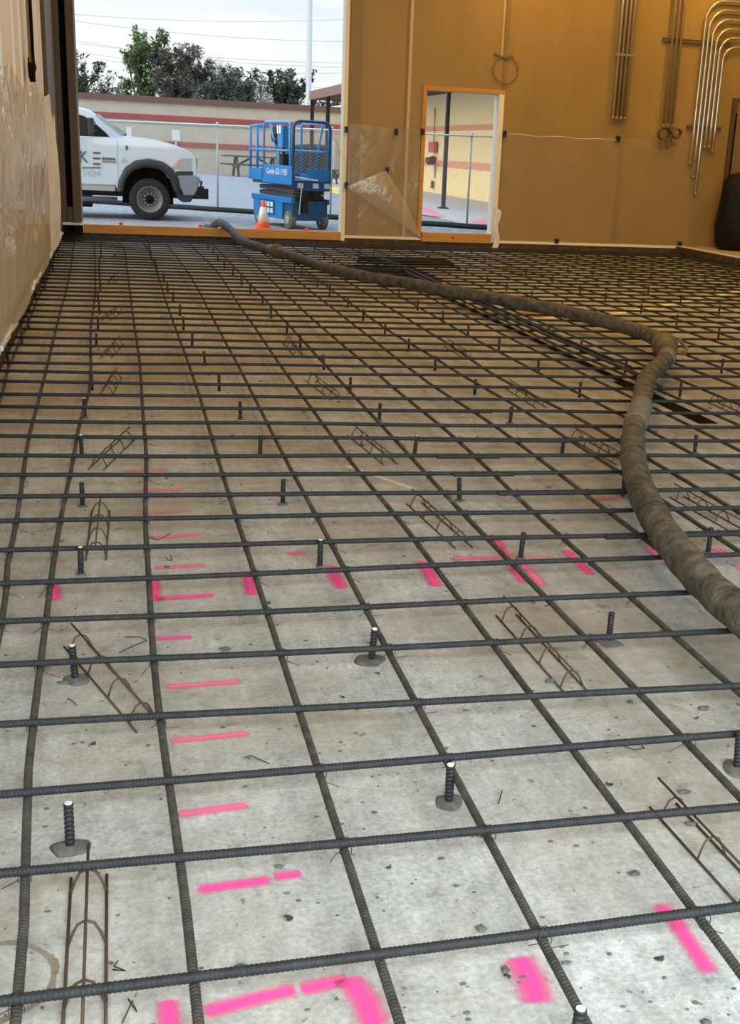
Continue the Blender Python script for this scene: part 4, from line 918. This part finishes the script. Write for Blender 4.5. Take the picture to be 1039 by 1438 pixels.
rail([(.0,1.95,pz+.2),(.0,1.95,rz1-.1),(WD,1.95,rz1-.1),(WD,1.95,pz+.2)], 'front_rail', M_blue, .026)
rail([(.01,1.05,rz1-.04),(.01,.72,rzm)], 'rail_brace', M_bluel); rail([(WD-.01,.35,rz1-.04),(WD-.01,.75,rz0)], 'rail_brace', M_bluel)
rail([(.0,1.62,rz0),(.0,1.62,rz1-.08)], 'rail_post', M_blue, .028); rail([(.0,.62,rz0),(.0,.62,rzm)], 'rail_post', M_bluel)
mb = MB(); mb.box((.02,.50,1.46),(.14,.74,1.88)); cb = obj('upper_control', mb, M_blue, t, bevel=.02)
mb = MB(); mb.box((.0,.54,1.72),(.019,.60,1.86)); mb.box((.0,.65,1.72),(.019,.71,1.86)); obj('sticker', mb, M_wlet, cb)
mb = MB(); mb.blob((.06,.92,1.70),(.07,.12,.16),.25); mb.blob((.05,.80,1.58),(.06,.08,.08),.2); obj('joystick', mb, M_under, cb, True)
mb = MB(); mb.box((.1,.62,.9),(.32,.95,1.36)); obj('battery_box', mb, M_under, t, bevel=.02)
mb = MB(); mb.tube([(.15,.7,1.36),(.16,.75,1.44),(.1,.6,1.48)],.03,8); obj('control_cable', mb, M_under, t, True)
lettering('lettering','Genie GS-1930',.155,M_wlet,t,Matrix.Translation((-.020,.66,pz+.235)) @ Matrix.Rotation(-math.pi/2,4,'Z') @ Matrix.Rotation(math.pi/2,4,'X'),.98)

# cone and small red markers
q = G(369.5,321.5,GZ); t = thing('traffic_cone', 'orange traffic cone with white band beside the scissor lift', 'cone', (q.x,q.y,GZ))
mb = MB(); mb.box((-.16,-.16,0),(.16,.16,.03)); obj('base', mb, M_orange, t, bevel=.008)
mb = MB(); mb.lathe([(.13,.03),(.104,.14),(.053,.40),(.035,.5),(.028,.52)],20); obj('cone_body', mb, M_orange, t, True)
mb = MB(); mb.lathe([(.106,.14),(.055,.40)],20); obj('white_band', mb, M_cw, t, True)
for px, py, lab in ((170,311,'below the front wheel of the truck'),(281,314.5,'beside the hose where it leaves the hall'),(430,323,'in front of the scissor lift')):
    q = W(px,py,WY+.10); mb = MB(); mb.lathe([(.03,0),(.032,.005),(.032,.035),(.02,.045)],12)
    o = obj('rebar_cap', mb, mat('red_cap',(.9,.08,.08),.5), None, True, loc=(q.x,WY+.05,.266)); o['label'] = ''; tag(o, 'small red cap on the form board '+lab, 'cap')

# picnic tables, bin, tank
def picnic(px, py, wpx, label, ang=.1, Y=None):
    q = G(px,py,GZ)
    if Y: q = W(px,py,Y)
    s = wpx/1650*(q-EYE).dot(FW)/2.4
    t = thing('picnic_table', label, 'picnic table', (q.x,q.y,GZ), ang)
    def B(lo,hi,name): mb = MB(); mb.box(tuple(v*s for v in lo),tuple(v*s for v in hi)); return obj(name, mb, M_ptab, t)
    B((-1.2,-.38,.70),(1.2,.38,.76),'tabletop'); B((-1.2,-.85,.40),(1.2,-.6,.45),'bench'); B((-1.2,.6,.40),(1.2,.85,.45),'bench')
    for x in (-.7,.7):
        for sg in (-1,1):
            mb = MB(); mb.obox((x*s,sg*.75*s,0),(x*s,sg*.15*s,.70*s),.09*s,.09*s); obj('leg', mb, M_ptab, t)
        mb = MB(); mb.obox((x*s,-.8*s,.37*s),(x*s,.8*s,.37*s),.09*s,.09*s); obj('crossbar', mb, M_ptab, t)
        mb = MB(); mb.obox((x*s,0,.37*s),(x*.2*s,0,.68*s),.08*s,.08*s); obj('brace', mb, M_ptab, t)
picnic(357,243,88,'long weathered picnic table behind the fence left of the lift',.05,fy-3.2)
picnic(486,259,60,'weathered picnic table behind the fence, half hidden right of the lift',.05)
q = G(441,243,GZ); mb = MB(); mb.lathe([(.9,0),(1.0,.1),(1.05,1.5),(1.08,1.55),(1.0,1.62),(.2,1.7)],20); tag(obj('trash_can', mb, M_under, None, True, loc=(W(441,240,fy-1.4).x,fy-1.4,GZ)), 'black trash can against the far block wall, seen through the lift rails', 'trash can')
q = G(473,257,GZ); mb = MB(); mb.lathe([(.24,0),(.26,.05),(.26,1.1),(.2,1.25),(.08,1.3)],16); tag(obj('water_jug', mb, M_sign, None, True, loc=(q.x-.25,q.y-.3,GZ+.76*60/1650*48/2.4)), 'tall white jug on the half-hidden picnic table', 'jug')
for px,py,w,h,lab in ((247,190,11,14,'above the truck hood'),(181,186,7,15,'just behind the truck windshield')):
    q = W(px,py,fy-.5); u = 1/1650*(q-EYE).dot(FW); t = thing('notice_sign', 'small pale notice on a post %s by the far wall' % lab, 'sign', (q.x,q.y,GZ))
    mb = MB(); mb.box((-w*u/2,-.03,q.z-GZ-h*u/2),(w*u/2,.0,q.z-GZ+h*u/2)); obj('panel', mb, M_sign, t); mb = MB(); mb.tube([(0,.04,0),(0,.04,q.z-GZ+h*u/2)],.05,8); obj('post', mb, M_galv, t, True)

# pole and lines
q = W(433,150,fy+18); t = thing('light_pole', 'tall grey pole rising behind the far building', 'pole', (q.x,q.y,GZ))
mb = MB(); mb.lathe([(.30,0),(.30,4.6),(.19,4.7),(.12,20)],12); obj('pole', mb, M_galv, t, True)
M_line = mat('power_line', (.55,.59,.63), .6)
for k, (a, b) in enumerate((((90,12),(500,42)),((90,3),(500,10)),((90,43),(500,72)),((250,58),(500,78)),((300,76),(500,84)),((330,90),(500,108)))):
    A_, B_ = W(a[0]-200,a[1]-(b[1]-a[1])*.5,fy+40), W(b[0]+200,b[1]+(b[1]-a[1])*.5,fy+34)
    mb = MB(); mb.tube([A_.lerp(B_,i/20)-Vector((0,0,1.2*math.sin(math.pi*i/20))) for i in range(21)],.022,5)
    tag(obj('power_line', mb, M_line, None, True), 'thin power line in the sky, %s of six from the top' % nth([1,0,2,3,4,5][k]), 'power line', 'power lines behind the trees')

# trees behind the building
def tree(px, base_py, top_py, wpx, Y, mleaf, mbark, label, leaves=2200, shape='round', bare=False, seed=1, leaf=.17):
    q = random.Random(seed); b = W(px,200,Y); u = 1/1650*(b-EYE).dot(FW); H = W(px,top_py,Y).z-GZ; Wd = wpx*u/2
    t = thing('tree', label, 'tree', (b.x,Y,GZ), 0, 'trees behind the far building')
    mb = MB(); tips = []; zb_ = H*.30
    def branch(p, d, L, r, dep):
        pts = [p]; 
        for i in range(3):
            d = (d+Vector((q.uniform(-.22,.22),q.uniform(-.22,.22),q.uniform(-.02,.18)))).normalized(); p = p+d*L/3; pts.append(p)
        mb.tube(pts,[r,r*.85,r*.7,r*.5],5,False); tips.append(p); tips.append(pts[2])
        if dep:
            for k in range(4 if bare else 3):
                a = q.uniform(0,6.28); e = q.uniform(.35,.85)
                dd = (d+Vector((math.cos(a)*e,math.sin(a)*e,q.uniform(-.1,.3)))).normalized(); branch(pts[q.choice([1,2,3])],dd,L*q.uniform(.55,.8),r*.55,dep-1)
    mb.tube([(0,0,0),(.1,0,zb_*.6),(0,.1,zb_)],[H*.03,H*.025,H*.02],8)
    nb = 7
    for k in range(nb):
        a = 6.28*k/nb+q.uniform(-.3,.3); e = 1.0 if bare else .55 if shape != 'tall' else .30
        branch(Vector((0,.1,zb_*q.uniform(.6,1))), Vector((math.cos(a)*e,math.sin(a)*e,.9)).normalized(), H*.26, H*(.007 if bare else .013), 4 if bare else 2)
    # fit branches into the crown
    av = sorted(abs(v[0]) for v in mb.v); mx = av[int(len(av)*(.93 if bare else .995))] or 1; mz = max(v[2] for v in mb.v)
    sx, sz = Wd/mx*.98, H/mz*.98
    mb.v = [(v[0]*sx,v[1]*sx,v[2]*sz) for v in mb.v]; tips = [Vector((p.x*sx,p.y*sx,p.z*sz)) for p in tips]
    obj('branches', mb, mbark, t)
    if not bare:
        lf = MB(); cl = [(p, q.uniform(.5,1)*min(Wd,H)*.20) for p in tips if p.z > zb_*.8]
        if shape == 'round':
            for k in range(14):
                a = q.uniform(0,6.28); rr = math.sqrt(q.random())*Wd*.78; z = zb_+(H-zb_)*q.random(); f = math.sqrt(max(.05,1-((z-zb_)/(H-zb_)-.35)**2/.5)); cl.append((Vector((rr*math.cos(a)*f,rr*math.sin(a)*f,z)),Wd*.24))
            for k in range(12): a = q.uniform(0,6.28); rr = Wd*q.uniform(.2,.95); cl.append((Vector((rr*math.cos(a),rr*math.sin(a),H*q.uniform(.28,.5))),Wd*.24))
        for k in range(int(leaves*1.9)):
            c, s = cl[q.randrange(len(cl))]
            p = c+Vector((q.gauss(0,s*.5),q.gauss(0,s*.5),q.gauss(0,s*.45)))
            if p.z > H: p.z = H-q.random()*.4
            a, bq, l = q.uniform(0,6.28), q.uniform(-1,1), leaf*q.uniform(.6,1.3)
            e1 = Vector((math.cos(a),math.sin(a),bq)).normalized()*l; e2 = Vector((-math.sin(a)*.5,math.cos(a)*.5,q.uniform(-.6,.6)))*l
            lf.add([p-e1,p+e2*.6,p+e1,p-e2*.6],[(0,1,2,3)])
        obj('crown', lf, mleaf, t)
    return t
TY = fy+22
tree(112,0,64,62,TY,M_leafd,M_bark,'dark leafy tree at the left edge of the opening, beside the steel jamb',3000,seed=3)
tree(205,0,35,72,TY+2,M_leafg,M_bark,'tallest pale green tree with upswept branches',3000,'tall',seed=5,leaf=.19)
tree(252,0,60,84,TY,M_leafb,M_bark,'broad dark domed tree right of the tallest green one',4200,seed=8)
tree(286,0,48,62,TY+6,M_leafb,M_barkl,'pale leafless tree rising behind the domed tree',0,bare=True,seed=11)
tree(325,0,94,74,TY-2,M_leafd,M_bark,'low dark dense tree near the middle of the opening',3600,seed=14)
tree(368,0,72,44,TY+4,M_leafb,M_barkl,'thin twiggy pale tree left of the tall pole',0,bare=True,seed=17)
tree(402,0,96,62,TY,M_leafd,M_bark,'dark round tree just left of the tall pole',3000,seed=21)
tree(350,0,100,60,TY+5,M_leafb,M_bark,'hazy brown tree behind the twiggy pale one',1800,seed=23)
tree(462,0,128,70,TY+3,M_leafd,M_bark,'dark tree seen under the brown canopy roof',2200,seed=25)
tree(240,0,104,110,TY+8,M_leafb,M_bark,'low hazy thicket tree behind the domed tree',2600,seed=31)
tree(305,0,84,66,TY+7,M_leafb,M_bark,'hazy brown tree between the domed tree and the middle dark one',2400,seed=33)
tree(150,0,98,44,TY+4,M_leafb,M_barkl,'small half-bare tree between the left dark tree and the green one',500,seed=27)

# ------------------------------------------------------------------ light
Wd_ = bpy.data.worlds.new('sky'); SC.world = Wd_; Wd_.use_nodes = True; N = Wd_.node_tree.nodes; L = Wd_.node_tree.links
bgN = N['Background']; tc = N.new('ShaderNodeTexCoord'); sp = N.new('ShaderNodeSeparateXYZ'); L.new(tc.outputs['Generated'], sp.inputs[0])
colr = ramp(N, L, sp.outputs['Z'], [(0,(1.06,.99,.9)),(.06,(1.06,1.03,.98)),(.16,(.90,1.0,1.06)),(.5,(.62,.80,1.0))])
mp = N.new('ShaderNodeMapping'); mp.inputs['Scale'].default_value = (1.2,1.2,9); mp.inputs['Rotation'].default_value = (0,.12,0); L.new(tc.outputs['Generated'], mp.inputs['Vector'])
cl = ramp(N, L, noise(N, L, mp.outputs['Vector'], 2.2, 6, .55, .4), [(.38,(.80,.90,.98)),(.62,(1.08,1.06,1.04))])
L.new(mixc(N, L, .8, colr, cl, 'MULTIPLY'), bgN.inputs['Color']); mr = N.new('ShaderNodeMapRange'); mr.inputs['From Min'].default_value = .28; mr.inputs['From Max'].default_value = .7; mr.inputs['To Min'].default_value = 1.0; mr.inputs['To Max'].default_value = 2.3; L.new(sp.outputs['Z'], mr.inputs['Value']); L.new(mr.outputs['Result'], bgN.inputs['Strength'])
def area(name, loc, rot, sx, sy, P, col, shape='RECTANGLE'):
    l = bpy.data.lights.new(name,'AREA'); l.shape = shape; l.size = sx; l.size_y = sy; l.energy = P; l.color = col
    o = bpy.data.objects.new(name,l); COL.objects.link(o); o.location = loc; o.rotation_euler = rot; return o
sl = bpy.data.lights.new('low_sun','SUN'); sl.energy = 2.0; sl.angle = math.radians(50); sl.color = (1,.84,.58); so = bpy.data.objects.new('low_sun',sl); COL.objects.link(so); so.rotation_euler = Vector((.93,.10,-.36)).to_track_quat('-Z','Y').to_euler()
area('daylight_from_open_door', (2.2,-2.1,2.6), (math.radians(47),0,0), 6.4, 3.4, 790, (.84,.955,1.0))
WARM = (1.0,.55,.115)
for x, y, P in ((2.5,9.5,95),(7.5,10,120),(4.2,15.5,115),(7.5,14.5,165),(13,14,150)):
    area('ceiling_lamp', (x,y,7.2), (0,0,0), .6, .6, P, WARM, 'DISK')
for x, P in ((6.9,34),(10.0,44)):
    area('wall_lamp', (x,18.9,5.6), (math.radians(35),0,0), .4, .4, P, WARM, 'DISK')

# ------------------------------------------------------------------ camera
cd = bpy.data.cameras.new('camera'); cam = bpy.data.objects.new('camera', cd); COL.objects.link(cam); SC.camera = cam
cd.sensor_fit = 'VERTICAL'; cd.sensor_height = 36; cd.lens = FPX/1438*36; cd.clip_end = 500
cd.shift_x = -(PPX-519.5)/1438; cd.shift_y = (PPY-719)/1438
cam.matrix_world = Matrix((( RT.x,UP.x,-FW.x,EYE.x),(RT.y,UP.y,-FW.y,EYE.y),(RT.z,UP.z,-FW.z,EYE.z),(0,0,0,1)))
SC.view_settings.view_transform = 'Standard'; SC.view_settings.look = 'None'; SC.view_settings.gamma = 1; SC.view_settings.exposure = 0; SC.view_settings.use_curve_mapping = False
